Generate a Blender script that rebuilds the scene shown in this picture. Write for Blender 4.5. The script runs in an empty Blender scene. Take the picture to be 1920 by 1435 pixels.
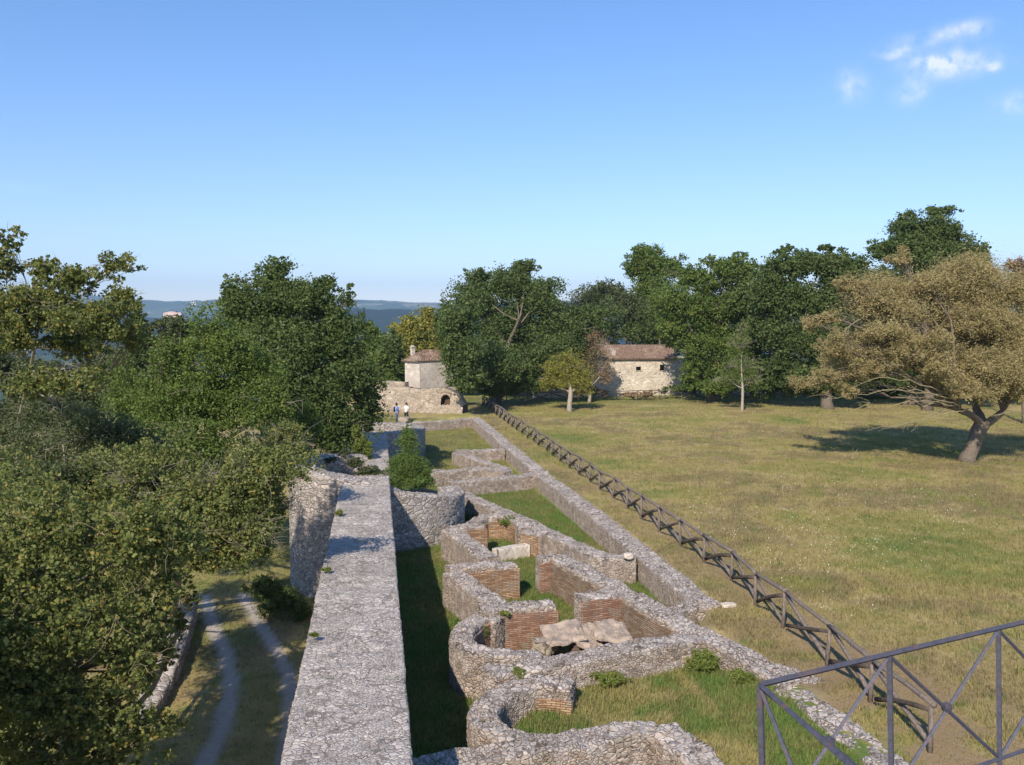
import bpy, math, random
import numpy as np
from mathutils import Vector, Matrix
random.seed(7); np.random.seed(7)
R = math.radians
sc = bpy.context.scene
col = sc.collection

# ---------------------------------------------------------------- camera, sky, sun, exposure
F = 1650.0; CAMZ = 9.0; YAW = R(8.75); PITCH = R(3.797)
cam_d = bpy.data.cameras.new('camera'); cam = bpy.data.objects.new('camera', cam_d); col.objects.link(cam)
cam_d.sensor_width = 36.0; cam_d.lens = 36.0 * F / 1920.0
cam_d.clip_start = 0.1; cam_d.clip_end = 30000
cam.location = (0, 0, CAMZ); cam.rotation_euler = (R(90) - PITCH, 0, -YAW)
sc.camera = cam
SUN_EL = R(37.5); SUN_DIR = Vector((-0.6, -1.1, 0)).normalized()      # horizontal direction towards the sun
w = bpy.data.worlds.new('World'); sc.world = w; w.use_nodes = True
nt = w.node_tree; nt.nodes.clear()
def N(nt, t, **kw):
    n = nt.nodes.new(t)
    for k, v in kw.items(): setattr(n, k, v)
    return n
wo = N(nt, 'ShaderNodeOutputWorld'); bg = N(nt, 'ShaderNodeBackground')
sky = N(nt, 'ShaderNodeTexSky', sky_type='NISHITA', sun_disc=False, sun_elevation=SUN_EL,
        sun_rotation=math.atan2(SUN_DIR.x, SUN_DIR.y), altitude=500, air_density=1.0, dust_density=0.15, ozone_density=4.0)
bg.inputs['Strength'].default_value = 0.11
sun_d = bpy.data.lights.new('sun', 'SUN'); sun_d.energy = 3.4; sun_d.angle = R(0.53); sun_d.color = (1, .90, .76)
sun = bpy.data.objects.new('sun', sun_d); col.objects.link(sun)
sv = Vector((SUN_DIR.x * math.cos(SUN_EL), SUN_DIR.y * math.cos(SUN_EL), math.sin(SUN_EL)))
sun.rotation_euler = sv.to_track_quat('Z', 'Y').to_euler(); sun.location = (-40, -60, 60)
sc.view_settings.view_transform = 'Standard'; sc.view_settings.look = 'None'
sc.view_settings.gamma = 1; sc.view_settings.exposure = 0.88

# camera basis: turn a photo point (1920x1435) plus a height or a distance into a place in the world
fw = np.array([math.sin(YAW) * math.cos(PITCH), math.cos(YAW) * math.cos(PITCH), -math.sin(PITCH)])
rt = np.array([math.cos(YAW), -math.sin(YAW), 0.0]); up = np.cross(rt, fw)
def ray(px, py):
    return fw * F + rt * (px - 960) + up * (717.5 - py)
def P(px, py, z):
    r = ray(px, py); t = (z - CAMZ) / r[2]
    return np.array([r[0] * t, r[1] * t, z])
def PD(px, py, D):
    r = ray(px, py); t = D / math.hypot(fw[0]*F, fw[1]*F)
    return np.array([0, 0, CAMZ]) + r * t

# clouds: a few soft wisps high in the sky, placed by direction
tc = N(nt, 'ShaderNodeTexCoord')
def vmath(nt, op, a=None, b=None):
    n = N(nt, 'ShaderNodeVectorMath', operation=op)
    for i, v in enumerate((a, b)):
        if v is None: continue
        if isinstance(v, (tuple, list)): n.inputs[i].default_value = v
        else: nt.links.new(v, n.inputs[i])
    return n
def fmath(nt, op, a=None, b=None, c=None, clamp=False):
    n = N(nt, 'ShaderNodeMath', operation=op); n.use_clamp = clamp
    for i, v in enumerate((a, b, c)):
        if v is None: continue
        if isinstance(v, (int, float)): n.inputs[i].default_value = v
        else: nt.links.new(v, n.inputs[i])
    return n.outputs[0]
nn = N(nt, 'ShaderNodeTexNoise'); nn.inputs['Scale'].default_value = 70; nn.inputs['Detail'].default_value = 6; nn.inputs['Roughness'].default_value = .6
nt.links.new(tc.outputs['Generated'], nn.inputs['Vector'])
warp = N(nt, 'ShaderNodeTexNoise'); warp.inputs['Scale'].default_value = 40; warp.inputs['Detail'].default_value = 3
nt.links.new(tc.outputs['Generated'], warp.inputs['Vector'])
wsub = vmath(nt, 'SUBTRACT', warp.outputs['Color'], (.5, .5, .5)); wscl = vmath(nt, 'SCALE', wsub.outputs[0]); wscl.inputs['Scale'].default_value = .013
wdir = vmath(nt, 'ADD', tc.outputs['Generated'], wscl.outputs[0])
acc = None
for (px, py, rx, ry, s) in [(1790,122,46,16,1.0),(1745,118,34,12,.7),(1770,68,52,10,.62),(1810,52,26,10,.5),(1678,98,24,8,.8),(1712,172,22,14,.62),
                            (1598,160,20,20,.6),(1862,127,9,6,.8),(1905,196,24,13,.6),(35,352,34,8,.12),(128,448,22,7,.1)]:
    c = ray(px, py); c /= np.linalg.norm(c)
    r_ = np.array([c[1], -c[0], 0]); r_ /= np.linalg.norm(r_); u_ = np.cross(r_, c)
    d = vmath(nt, 'SUBTRACT', wdir.outputs[0], tuple(c))
    a = vmath(nt, 'DOT_PRODUCT', d.outputs[0], tuple(r_ * (F / rx)))
    b = vmath(nt, 'DOT_PRODUCT', d.outputs[0], tuple(u_ * (F / ry)))
    q = fmath(nt, 'ADD', fmath(nt, 'MULTIPLY', a.outputs['Value'], a.outputs['Value']), fmath(nt, 'MULTIPLY', b.outputs['Value'], b.outputs['Value']))
    g = fmath(nt, 'MULTIPLY', fmath(nt, 'EXPONENT', fmath(nt, 'MULTIPLY', q, -.8)), s)
    g = fmath(nt, 'MULTIPLY', g, fmath(nt, 'GREATER_THAN', vmath(nt, 'DOT_PRODUCT', wdir.outputs[0], tuple(c)).outputs['Value'], .5))
    acc = g if acc is None else fmath(nt, 'ADD', acc, g)
cn = N(nt, 'ShaderNodeMapRange'); nt.links.new(nn.outputs['Fac'], cn.inputs['Value'])
cn.inputs['From Min'].default_value = .28; cn.inputs['From Max'].default_value = .60
cloud = fmath(nt, 'MULTIPLY', acc, cn.outputs[0], clamp=True)
cloud = fmath(nt, 'MULTIPLY', cloud, .52)
mixc = N(nt, 'ShaderNodeMix', data_type='RGBA'); nt.links.new(cloud, mixc.inputs['Factor'])
hsv = N(nt, 'ShaderNodeHueSaturation'); hsv.inputs['Saturation'].default_value = 1.06; hsv.inputs['Hue'].default_value = .502
sz_ = N(nt, 'ShaderNodeSeparateXYZ'); nt.links.new(tc.outputs['Generated'], sz_.inputs[0])
grad = N(nt, 'ShaderNodeValToRGB'); nt.links.new(sz_.outputs['Z'], grad.inputs[0])
grad.color_ramp.elements[0].color = (1.0,.90,.97,1); grad.color_ramp.elements[1].position = .42; grad.color_ramp.elements[1].color = (.78,.90,.98,1)
mg = N(nt, 'ShaderNodeMix', data_type='RGBA', blend_type='MULTIPLY'); mg.inputs['Factor'].default_value = 1
nt.links.new(sky.outputs[0], mg.inputs['A']); nt.links.new(grad.outputs[0], mg.inputs['B'])
nt.links.new(mg.outputs['Result'], hsv.inputs['Color'])
nt.links.new(hsv.outputs[0], mixc.inputs['A']); mixc.inputs['B'].default_value = (7.4, 6.9, 7.6, 1)
nt.links.new(mixc.outputs['Result'], bg.inputs['Color']); nt.links.new(bg.outputs[0], wo.inputs['Surface'])

# ---------------------------------------------------------------- numeric helpers
def hash2(ix, iy, seed=0):
    h = np.sin(ix * 127.1 + iy * 311.7 + seed * 74.7) * 43758.5453
    return h - np.floor(h)
def vnoise(x, y, seed=0):
    ix = np.floor(x); iy = np.floor(y); fx = x - ix; fy = y - iy
    fx = fx*fx*(3-2*fx); fy = fy*fy*(3-2*fy)
    a = hash2(ix, iy, seed); b = hash2(ix+1, iy, seed); c = hash2(ix, iy+1, seed); d = hash2(ix+1, iy+1, seed)
    return (a*(1-fx)+b*fx)*(1-fy) + (c*(1-fx)+d*fx)*fy
def fbm(x, y, o=4, seed=0):
    s = 0; a = .5; t = 0
    for i in range(o):
        s = s + a * vnoise(x, y, seed + i); t += a; x = x*2.03; y = y*2.03; a *= .5
    return s / t
def sstep(a, b, x):
    t = np.clip((x - a) / (b - a), 0, 1); return t*t*(3-2*t)

def mesh_np(name, V, faces, attrs=None, smooth=False):
    """faces: list of (n x k) int arrays"""
    me = bpy.data.meshes.new(name)
    V = np.asarray(V, dtype=np.float32)
    me.vertices.add(len(V)); me.vertices.foreach_set('co', V.ravel())
    loops = np.concatenate([f.ravel() for f in faces]).astype(np.int32)
    tot = np.concatenate([np.full(len(f), f.shape[1]) for f in faces]).astype(np.int32)
    st = np.concatenate([[0], np.cumsum(tot)[:-1]]).astype(np.int32)
    me.loops.add(len(loops)); me.loops.foreach_set('vertex_index', loops)
    me.polygons.add(len(tot)); me.polygons.foreach_set('loop_start', st)
    me.update(calc_edges=True)
    me.polygons.foreach_set('use_smooth', np.full(len(tot), smooth))
    for (an, dom, typ, data) in (attrs or []):
        a = me.attributes.new(an, typ, dom)
        a.data.foreach_set('vector' if typ == 'FLOAT_VECTOR' else 'value', np.asarray(data, dtype=np.float32).ravel())
    me.validate(); me.update()
    return me
def link(name, me, m=None, parent=None, base=None, **tags):
    """link a mesh built in world coordinates; base = its origin"""
    o = bpy.data.objects.new(name, me); col.objects.link(o)
    if m is not None: me.materials.append(m)
    b = Vector(base) if base is not None else Vector((0, 0, 0))
    if parent is not None:
        o.parent = parent
        me.transform(Matrix.Translation(-Vector(parent['_w'])))
    else:
        me.transform(Matrix.Translation(-b)); o.location = b
        o['_w'] = tuple(b)
    for k, v in tags.items(): o[k] = v
    return o
def empty(name, base, **tags):
    o = bpy.data.objects.new(name, None); col.objects.link(o); o.empty_display_size = .3
    o.location = base; o['_w'] = tuple(float(v) for v in base)
    for k, v in tags.items(): o[k] = v
    return o

class MB:
    """collects boxes, tubes and quads in world coordinates"""
    def __init__(s): s.v = []; s.q = []; s.t = []; s.n = 0
    def add(s, V, Q=None, T=None):
        V = np.asarray(V, float)
        if Q is not None and len(Q): s.q.append(np.asarray(Q) + s.n)
        if T is not None and len(T): s.t.append(np.asarray(T) + s.n)
        s.v.append(V); s.n += len(V)
    def box(s, c, size, rz=0.0, bev=0.0):
        c = np.asarray(c, float); h = np.asarray(size, float)/2
        ca, sa = math.cos(rz), math.sin(rz)
        pts = []
        for sx, sy, sz in [(-1,-1,-1),(1,-1,-1),(1,1,-1),(-1,1,-1),(-1,-1,1),(1,-1,1),(1,1,1),(-1,1,1)]:
            x, y, z = sx*h[0], sy*h[1], sz*h[2]
            pts.append((c[0]+x*ca-y*sa, c[1]+x*sa+y*ca, c[2]+z))
        s.add(pts, [(0,3,2,1),(4,5,6,7),(0,1,5,4),(1,2,6,5),(2,3,7,6),(3,0,4,7)])
    def tube(s, pts, rad, k=8, jitter=0.0, cap=True):
        pts = np.asarray(pts, float); n = len(pts)
        rad = np.broadcast_to(np.asarray(rad, float), (n,))
        T = np.gradient(pts, axis=0); T /= np.linalg.norm(T, axis=1)[:, None] + 1e-9
        ref = np.array([0, 0, 1.0]) if abs(T[0][2]) < .9 else np.array([1.0, 0, 0])
        V = []
        for i in range(n):
            a = np.cross(T[i], ref); a /= np.linalg.norm(a) + 1e-9; b = np.cross(T[i], a)
            for j in range(k):
                an = 2*math.pi*j/k; rr = rad[i]*(1+jitter*(random.random()-.5))
                V.append(pts[i] + (a*math.cos(an) + b*math.sin(an))*rr)
        Q = [(i*k+j, i*k+(j+1) % k, (i+1)*k+(j+1) % k, (i+1)*k+j) for i in range(n-1) for j in range(k)]
        Tt = []
        if cap:
            V += [pts[0], pts[-1]]
            Tt = [(n*k, (j+1) % k, j) for j in range(k)] + [(n*k+1, (n-1)*k+j, (n-1)*k+(j+1) % k) for j in range(k)]
        s.add(V, Q, Tt)
    def mesh(s, name, smooth=False, attrs=None):
        fs = []
        if s.q: fs.append(np.concatenate(s.q))
        if s.t: fs.append(np.concatenate(s.t))
        return mesh_np(name, np.concatenate(s.v), fs, attrs, smooth)
    def build(s, name, m, parent=None, base=None, smooth=False, **tags):
        return link(name, s.mesh(name, smooth), m, parent, base, **tags)

# ---------------------------------------------------------------- materials
def newmat(name):
    m = bpy.data.materials.new(name); m.use_nodes = True; t = m.node_tree; t.nodes.clear()
    o = N(t, 'ShaderNodeOutputMaterial'); b = N(t, 'ShaderNodeBsdfPrincipled')
    b.inputs['Roughness'].default_value = .9; b.inputs['Specular IOR Level'].default_value = .15
    t.links.new(b.outputs[0], o.inputs['Surface'])
    return m, t, b, o
def ramp(t, fac, stops, interp='LINEAR'):
    r = N(t, 'ShaderNodeValToRGB'); r.color_ramp.interpolation = interp
    e = r.color_ramp.elements
    e[0].position = stops[0][0]; e[0].color = (*stops[0][1], 1)
    e[1].position = stops[-1][0]; e[1].color = (*stops[-1][1], 1)
    for p, c in stops[1:-1]:
        x = e.new(p); x.color = (*c, 1)
    t.links.new(fac, r.inputs[0]); return r.outputs[0]
def mix(t, f, a, b, mode='MIX'):
    n = N(t, 'ShaderNodeMix', data_type='RGBA', blend_type=mode)
    for s, v in (('Factor', f), ('A', a), ('B', b)):
        if isinstance(v, (int, float)): n.inputs[s].default_value = v
        elif isinstance(v, tuple): n.inputs[s].default_value = (*v, 1)
        else: t.links.new(v, n.inputs[s])
    return n.outputs['Result']
def noise(t, vec, scale, detail=4, rough=.55, out='Fac'):
    n = N(t, 'ShaderNodeTexNoise'); n.inputs['Scale'].default_value = scale; n.inputs['Detail'].default_value = detail
    n.inputs['Roughness'].default_value = rough; t.links.new(vec, n.inputs['Vector']); return n.outputs[out]
def mrange(t, v, a, b, c=0.0, d=1.0):
    n = N(t, 'ShaderNodeMapRange'); t.links.new(v, n.inputs['Value'])
    for k, x in zip(('From Min', 'From Max', 'To Min', 'To Max'), (a, b, c, d)): n.inputs[k].default_value = x
    return n.outputs[0]
def wpos(t):
    return N(t, 'ShaderNodeNewGeometry').outputs['Position']

def stone_mat(name, scale=7.0, stretch=(1, 1, 1.5), dark=(.17,.155,.15), mid=(.33,.31,.30), light=(.55,.52,.50), joint=(.07,.062,.055),
              disp=.035, moss=.25, lichen=.5, warm=0.0, jw=.035, side=0.0):
    m, t, b, o = newmat(name)
    p = wpos(t)
    mp = N(t, 'ShaderNodeMapping'); mp.inputs['Scale'].default_value = stretch; t.links.new(p, mp.inputs['Vector'])
    wn = N(t, 'ShaderNodeTexNoise'); wn.inputs['Scale'].default_value = scale*.8; wn.inputs['Detail'].default_value = 4; t.links.new(mp.outputs[0], wn.inputs['Vector'])
    ws = vmath(t, 'SUBTRACT', wn.outputs['Color'], (.5,.5,.5)); wk = vmath(t, 'SCALE', ws.outputs[0]); wk.inputs['Scale'].default_value = .85/scale
    q = vmath(t, 'ADD', mp.outputs[0], wk.outputs[0]).outputs[0]
    vs_ = mrange(t, noise(t, p, .9, 3, .6), .49, .51, scale, scale*.62)
    v1 = N(t, 'ShaderNodeTexVoronoi', feature='F1'); t.links.new(vs_, v1.inputs['Scale']); t.links.new(q, v1.inputs['Vector'])
    v2 = N(t, 'ShaderNodeTexVoronoi', feature='DISTANCE_TO_EDGE'); t.links.new(vs_, v2.inputs['Scale']); t.links.new(q, v2.inputs['Vector'])
    sep = N(t, 'ShaderNodeSeparateColor'); t.links.new(v1.outputs['Color'], sep.inputs[0])
    big = noise(t, p, .8, 4)
    fine = noise(t, p, scale*5, 5, .7)
    val = fmath(t, 'ADD', fmath(t, 'MULTIPLY', sep.outputs[0], .45), fmath(t, 'MULTIPLY', fine, .6))
    dark, mid, light = [tuple(x*q for x, q in zip(v, (1.06, 1.0, .94))) for v in (dark, mid, light)]
    c = ramp(t, val, [(.15, dark), (.5, mid), (.85, light)])
    # a few stones with a warmer tone
    wm = fmath(t, 'MULTIPLY', mrange(t, sep.outputs[1], .78, .9), .30 + warm)
    c = mix(t, wm, c, (.42,.33,.25))
    # pale lichen spots
    ls = mrange(t, noise(t, p, scale*2.3, 3, .6), .60, .68)
    c = mix(t, fmath(t, 'MULTIPLY', ls, lichen), c, (.68,.65,.62))
    ds = mrange(t, noise(t, p, scale*1.1, 4, .7), .40, .33)
    c = mix(t, fmath(t, 'MULTIPLY', ds, .55), c, (.10,.095,.09))
    # large soft stains
    c = mix(t, mrange(t, big, .35, .7, 0, .45), c, tuple(x*.62 for x in mid))
    if moss:
        mm = fmath(t, 'MULTIPLY', mrange(t, noise(t, p, 1.7, 5, .65), .58, .68), moss)
        c = mix(t, mm, c, (.11,.10,.035))
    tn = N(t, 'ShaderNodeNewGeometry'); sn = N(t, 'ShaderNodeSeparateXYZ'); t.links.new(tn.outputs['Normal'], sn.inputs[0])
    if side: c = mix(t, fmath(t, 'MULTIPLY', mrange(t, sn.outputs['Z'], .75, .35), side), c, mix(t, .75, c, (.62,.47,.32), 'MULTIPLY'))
    jm = mrange(t, v2.outputs[0], 0, jw, 1, 0)
    c = mix(t, fmath(t, 'MULTIPLY', jm, .62), c, joint)
    mo = mrange(t, noise(t, p, 2.9, 6, .7), .50, .62, 0, .75 if side else .35)
    c = mix(t, mo, c, mix(t, fine, tuple(x*.85 for x in mid), tuple(x*.95 for x in light)))
    t.links.new(c, b.inputs['Base Color'])
    hgt = fmath(t, 'ADD', mrange(t, v2.outputs[0], 0, .16), fmath(t, 'ADD', fmath(t, 'MULTIPLY', sep.outputs[2], .6), fmath(t, 'MULTIPLY', fine, .5)))
    dn = N(t, 'ShaderNodeDisplacement'); dn.inputs['Midlevel'].default_value = .9; dn.inputs['Scale'].default_value = disp
    t.links.new(hgt, dn.inputs['Height']); t.links.new(dn.outputs[0], o.inputs['Displacement'])
    m.displacement_method = 'BOTH'
    return m
M = {}
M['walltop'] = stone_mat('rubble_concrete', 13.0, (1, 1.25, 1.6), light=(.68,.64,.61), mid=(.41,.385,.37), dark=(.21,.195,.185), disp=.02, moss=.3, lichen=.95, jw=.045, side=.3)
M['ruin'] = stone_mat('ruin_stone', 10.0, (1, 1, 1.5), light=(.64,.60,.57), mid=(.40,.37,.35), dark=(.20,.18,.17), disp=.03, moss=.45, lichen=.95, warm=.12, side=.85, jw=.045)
M['ashlar'] = stone_mat('tower_net_stone', 5.0, (1, 1, 1.5), mid=(.37,.345,.33), light=(.60,.56,.53), jw=.055, disp=.04, moss=.15, lichen=.45)
M['old'] = stone_mat('old_wall_stone', 3.5, (1, 1, 1.6), dark=(.22,.19,.15), mid=(.36,.31,.25), light=(.52,.46,.38), joint=(.19,.16,.12), disp=.03, moss=.3, lichen=.3, warm=.25)
M['house'] = stone_mat('house_stone', 3.2, (1, 1, 1.7), dark=(.34,.30,.25), mid=(.60,.55,.47), light=(.76,.71,.63), joint=(.32,.28,.23), disp=.02, moss=.1, lichen=.25)
M['plaster'] = stone_mat('old_plaster', 1.6, (1,1,1), dark=(.33,.31,.28), mid=(.49,.46,.42), light=(.62,.59,.54), joint=(.38,.35,.31), disp=.01, moss=.08, lichen=.2)
M['marble'] = stone_mat('pale_block', 3.0, (1,1,1), dark=(.40,.36,.31), mid=(.56,.51,.45), light=(.70,.65,.58), joint=(.42,.37,.32), disp=.012, moss=.1, lichen=.2)

def brick_mat(name, c1, c2, mortar, soot=.4):
    m, t, b, o = newmat(name)
    a = N(t, 'ShaderNodeAttribute', attribute_name='along'); v = a.outputs['Vector']
    wn = noise(t, v, 3.0, 3, .6, 'Color')
    ws = vmath(t, 'SUBTRACT', wn, (.5,.5,.5)); wk = vmath(t, 'SCALE', ws.outputs[0]); wk.inputs['Scale'].default_value = .035
    q = vmath(t, 'ADD', v, wk.outputs[0]).outputs[0]
    br = N(t, 'ShaderNodeTexBrick'); t.links.new(q, br.inputs['Vector'])
    br.inputs['Scale'].default_value = 1; br.inputs['Brick Width'].default_value = .27; br.inputs['Row Height'].default_value = .058
    br.inputs['Mortar Size'].default_value = .011; br.inputs['Mortar Smooth'].default_value = .4; br.inputs['Bias'].default_value = 0
    br.inputs['Color1'].default_value = (0,0,0,1); br.inputs['Color2'].default_value = (1,1,1,1); br.inputs['Mortar'].default_value = (.5,.5,.5,1)
    p = wpos(t)
    sp = N(t, 'ShaderNodeSeparateColor'); t.links.new(br.outputs['Color'], sp.inputs[0])
    vv = fmath(t, 'ADD', fmath(t, 'MULTIPLY', sp.outputs[0], .5), fmath(t, 'MULTIPLY', noise(t, p, 14, 4, .65), .6))
    c = ramp(t, vv, [(.2, tuple(x*.6 for x in c1)), (.5, c1), (.85, c2)])
    c = mix(t, mrange(t, noise(t, p, 1.3, 4), .50, .68, 0, soot), c, (.13,.105,.09))
    c = mix(t, mrange(t, noise(t, p, 2.6, 5, .6), .52, .62, 0, .75), c, mix(t, noise(t, p, 18, 4, .7), (.20,.16,.12), (.52,.44,.34)))
    c = mix(t, br.outputs['Fac'], c, mortar)
    t.links.new(c, b.inputs['Base Color'])
    h = fmath(t, 'ADD', fmath(t, 'MULTIPLY', br.outputs['Fac'], -1), noise(t, p, 22, 4, .7))
    bm = N(t, 'ShaderNodeBump'); bm.inputs['Strength'].default_value = .9; bm.inputs['Distance'].default_value = .03
    t.links.new(h, bm.inputs['Height']); t.links.new(bm.outputs[0], b.inputs['Normal'])
    return m
M['brick'] = brick_mat('brick_orange', (.36,.20,.11), (.56,.40,.24), (.15,.10,.07))
M['brickred'] = brick_mat('brick_red', (.32,.16,.10), (.50,.32,.22), (.17,.115,.085), .45)
M['brickbrown'] = brick_mat('brick_brown', (.27,.18,.12), (.42,.31,.22), (.12,.09,.065), .45)

def ground_color(t, p):
    """shared by the ground sheet and by the blades growing on it"""
    at = lambda n: N(t, 'ShaderNodeAttribute', attribute_name=n).outputs['Fac']
    n1 = noise(t, p, .11, 6, .68); n2 = noise(t, p, .9, 5, .65); n3 = noise(t, p, 7.0, 4, .7)
    field = ramp(t, n1, [(.32, (.14,.18,.045)), (.43, (.28,.245,.075)), (.51, (.37,.285,.12)), (.57, (.24,.175,.09)), (.66, (.25,.235,.065))])
    field = mix(t, mrange(t, n2, .54, .68, 0, .75), field, (.12,.175,.042))
    field = mix(t, mrange(t, n2, .44, .30, 0, .8), field, (.44,.34,.18))
    green = mix(t, mrange(t, n2, .40, .62), (.085,.19,.028), (.20,.20,.06))
    bare = mix(t, n3, (.24,.165,.085), (.40,.29,.17))
    field = mix(t, .5, field, mix(t, 1.0, field, (1.22,1.26,1.30), 'MULTIPLY'))
    c = mix(t, at('green'), field, green)
    c = mix(t, at('bare'), c, bare)
    track = mix(t, noise(t, p, 22, 5, .8), (.36,.31,.27), (.56,.50,.45))
    c = mix(t, at('track'), c, track)
    c = mix(t, mrange(t, n3, .35, .65, 0, .35), c, mix(t, .5, c, (.05,.05,.02)))
    return c
def ground_mat():
    m, t, b, o = newmat('ground_cover')
    p = wpos(t); c = ground_color(t, p)
    far = N(t, 'ShaderNodeAttribute', attribute_name='far').outputs['Fac']
    patch = N(t, 'ShaderNodeTexVoronoi', feature='F1'); patch.inputs['Scale'].default_value = .009; t.links.new(p, patch.inputs['Vector'])
    s = N(t, 'ShaderNodeSeparateColor'); t.links.new(patch.outputs['Color'], s.inputs[0])
    fc = ramp(t, s.outputs[0], [(.0, (.05,.075,.03)), (.5, (.07,.09,.035)), (.7, (.16,.15,.07)), (1, (.26,.22,.12))], 'CONSTANT')
    fc = mix(t, mrange(t, noise(t, p, .03, 5, .7), .45, .6), fc, (.035,.055,.022))
    c = mix(t, far, c, fc)
    t.links.new(c, b.inputs['Base Color'])
    bm = N(t, 'ShaderNodeBump'); bm.inputs['Strength'].default_value = .7; bm.inputs['Distance'].default_value = .08
    t.links.new(noise(t, p, 9, 6, .75), bm.inputs['Height']); t.links.new(bm.outputs[0], b.inputs['Normal'])
    return m
M['ground'] = ground_mat()
def blade_mat():
    m, t, b, o = newmat('grass_blades')
    p = wpos(t); c = ground_color(t, p)
    tint = N(t, 'ShaderNodeAttribute', attribute_name='tint').outputs['Fac']
    c = mix(t, tint, mix(t, .40, c, (.07,.12,.02)), mix(t, .35, c, (.42,.35,.17)))
    t.links.new(c, b.inputs['Base Color'])
    tr = N(t, 'ShaderNodeBsdfTranslucent'); t.links.new(c, tr.inputs['Color'])
    ms = N(t, 'ShaderNodeMixShader'); ms.inputs[0].default_value = .3
    t.links.new(b.outputs[0], ms.inputs[1]); t.links.new(tr.outputs[0], ms.inputs[2]); t.links.new(ms.outputs[0], o.inputs['Surface'])
    return m
M['blade'] = blade_mat()
def leaf_mat(name, a, b_, c_, rare=None, trans=.36):
    a, b_, c_ = [tuple(x*q for x, q in zip(v, (1.56, 1.36, 1.42))) for v in (a, b_, c_)]
    m, t, b, o = newmat(name)
    tint = N(t, 'ShaderNodeAttribute', attribute_name='tint').outputs['Fac']
    st = [(0, a), (.5, b_), (.93, c_)]
    st.append((1.0, rare if rare else c_))
    if rare: st.insert(3, (.955, rare)); 
    c = ramp(t, tint, st)
    b.inputs['Roughness'].default_value = .6; b.inputs['Specular IOR Level'].default_value = .25
    t.links.new(c, b.inputs['Base Color'])
    tr = N(t, 'ShaderNodeBsdfTranslucent'); t.links.new(mix(t, .35, c, (.22,.28,.03)), tr.inputs['Color'])
    ms = N(t, 'ShaderNodeMixShader'); ms.inputs[0].default_value = trans
    t.links.new(b.outputs[0], ms.inputs[1]); t.links.new(tr.outputs[0], ms.inputs[2]); t.links.new(ms.outputs[0], o.inputs['Surface'])
    return m
M['oak'] = leaf_mat('leaf_oak', (.034,.062,.016), (.062,.102,.028), (.115,.155,.052))
M['oakgrey'] = leaf_mat('leaf_oak_grey', (.036,.055,.022), (.062,.085,.034), (.11,.125,.055))
M['locust'] = leaf_mat('leaf_locust', (.045,.085,.016), (.078,.13,.026), (.14,.17,.04))
M['yellowgreen'] = leaf_mat('leaf_yellow_green', (.10,.13,.022), (.175,.19,.035), (.25,.235,.055))
M['bushgreen'] = leaf_mat('leaf_bush', (.05,.10,.02), (.085,.15,.035), (.15,.20,.06))
M['poplar'] = leaf_mat('leaf_near', (.052,.078,.022), (.108,.142,.038), (.22,.235,.075), (.34,.25,.06))
M['willow'] = leaf_mat('leaf_willow', (.15,.15,.06), (.235,.22,.095), (.325,.295,.145), (.33,.24,.14))
M['dryleaf'] = leaf_mat('leaf_dry', (.14,.11,.06), (.20,.15,.09), (.26,.19,.12))
M['weed'] = leaf_mat('leaf_weed', (.07,.12,.02), (.12,.17,.035), (.20,.21,.06))
def bark_mat(name, a, b_, sc_=6):
    m, t, b, o = newmat(name); p = wpos(t)
    mp = N(t, 'ShaderNodeMapping'); mp.inputs['Scale'].default_value = (1, 1, .25); t.links.new(p, mp.inputs['Vector'])
    n = noise(t, mp.outputs[0], sc_*2, 5, .7)
    t.links.new(ramp(t, n, [(.3, a), (.7, b_)]), b.inputs['Base Color'])
    bm = N(t, 'ShaderNodeBump'); bm.inputs['Strength'].default_value = .8; bm.inputs['Distance'].default_value = .04
    t.links.new(n, bm.inputs['Height']); t.links.new(bm.outputs[0], b.inputs['Normal'])
    return m
M['bark'] = bark_mat('bark_brown', (.09,.07,.05), (.22,.18,.14))
M['palebark'] = bark_mat('bark_pale', (.20,.17,.13), (.40,.35,.27))
M['yellowbark'] = bark_mat('bark_lichen', (.17,.145,.08), (.33,.28,.17))
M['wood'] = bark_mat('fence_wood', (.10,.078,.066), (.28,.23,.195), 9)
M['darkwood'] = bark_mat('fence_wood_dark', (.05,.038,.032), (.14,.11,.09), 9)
def plain(name, c, rough=.8, metal=0.0, var=.25, scale=8):
    m, t, b, o = newmat(name); p = wpos(t)
    c2 = tuple(min(1, x*(1+var)) for x in c); c1 = tuple(x*(1-var) for x in c)
    t.links.new(ramp(t, noise(t, p, scale, 4, .6), [(.3, c1), (.7, c2)]), b.inputs['Base Color'])
    b.inputs['Roughness'].default_value = rough; b.inputs['Metallic'].default_value = metal
    return m
M['metal'] = plain('painted_steel', (.10,.10,.135), .55, .3, .22, 30)
def steel():
    m = plain('steel_rusty', (.088,.088,.112), .55, .3, .22, 30); t = m.node_tree; b = [n for n in t.nodes if n.type == 'BSDF_PRINCIPLED'][0]
    src = b.inputs['Base Color'].links[0].from_socket; p = wpos(t)
    c = mix(t, mrange(t, noise(t, p, 9, 5, .75), .54, .66, 0, .7), src, (.17,.10,.085)); t.links.new(c, b.inputs['Base Color']); return m
M['metal'] = steel()
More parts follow.
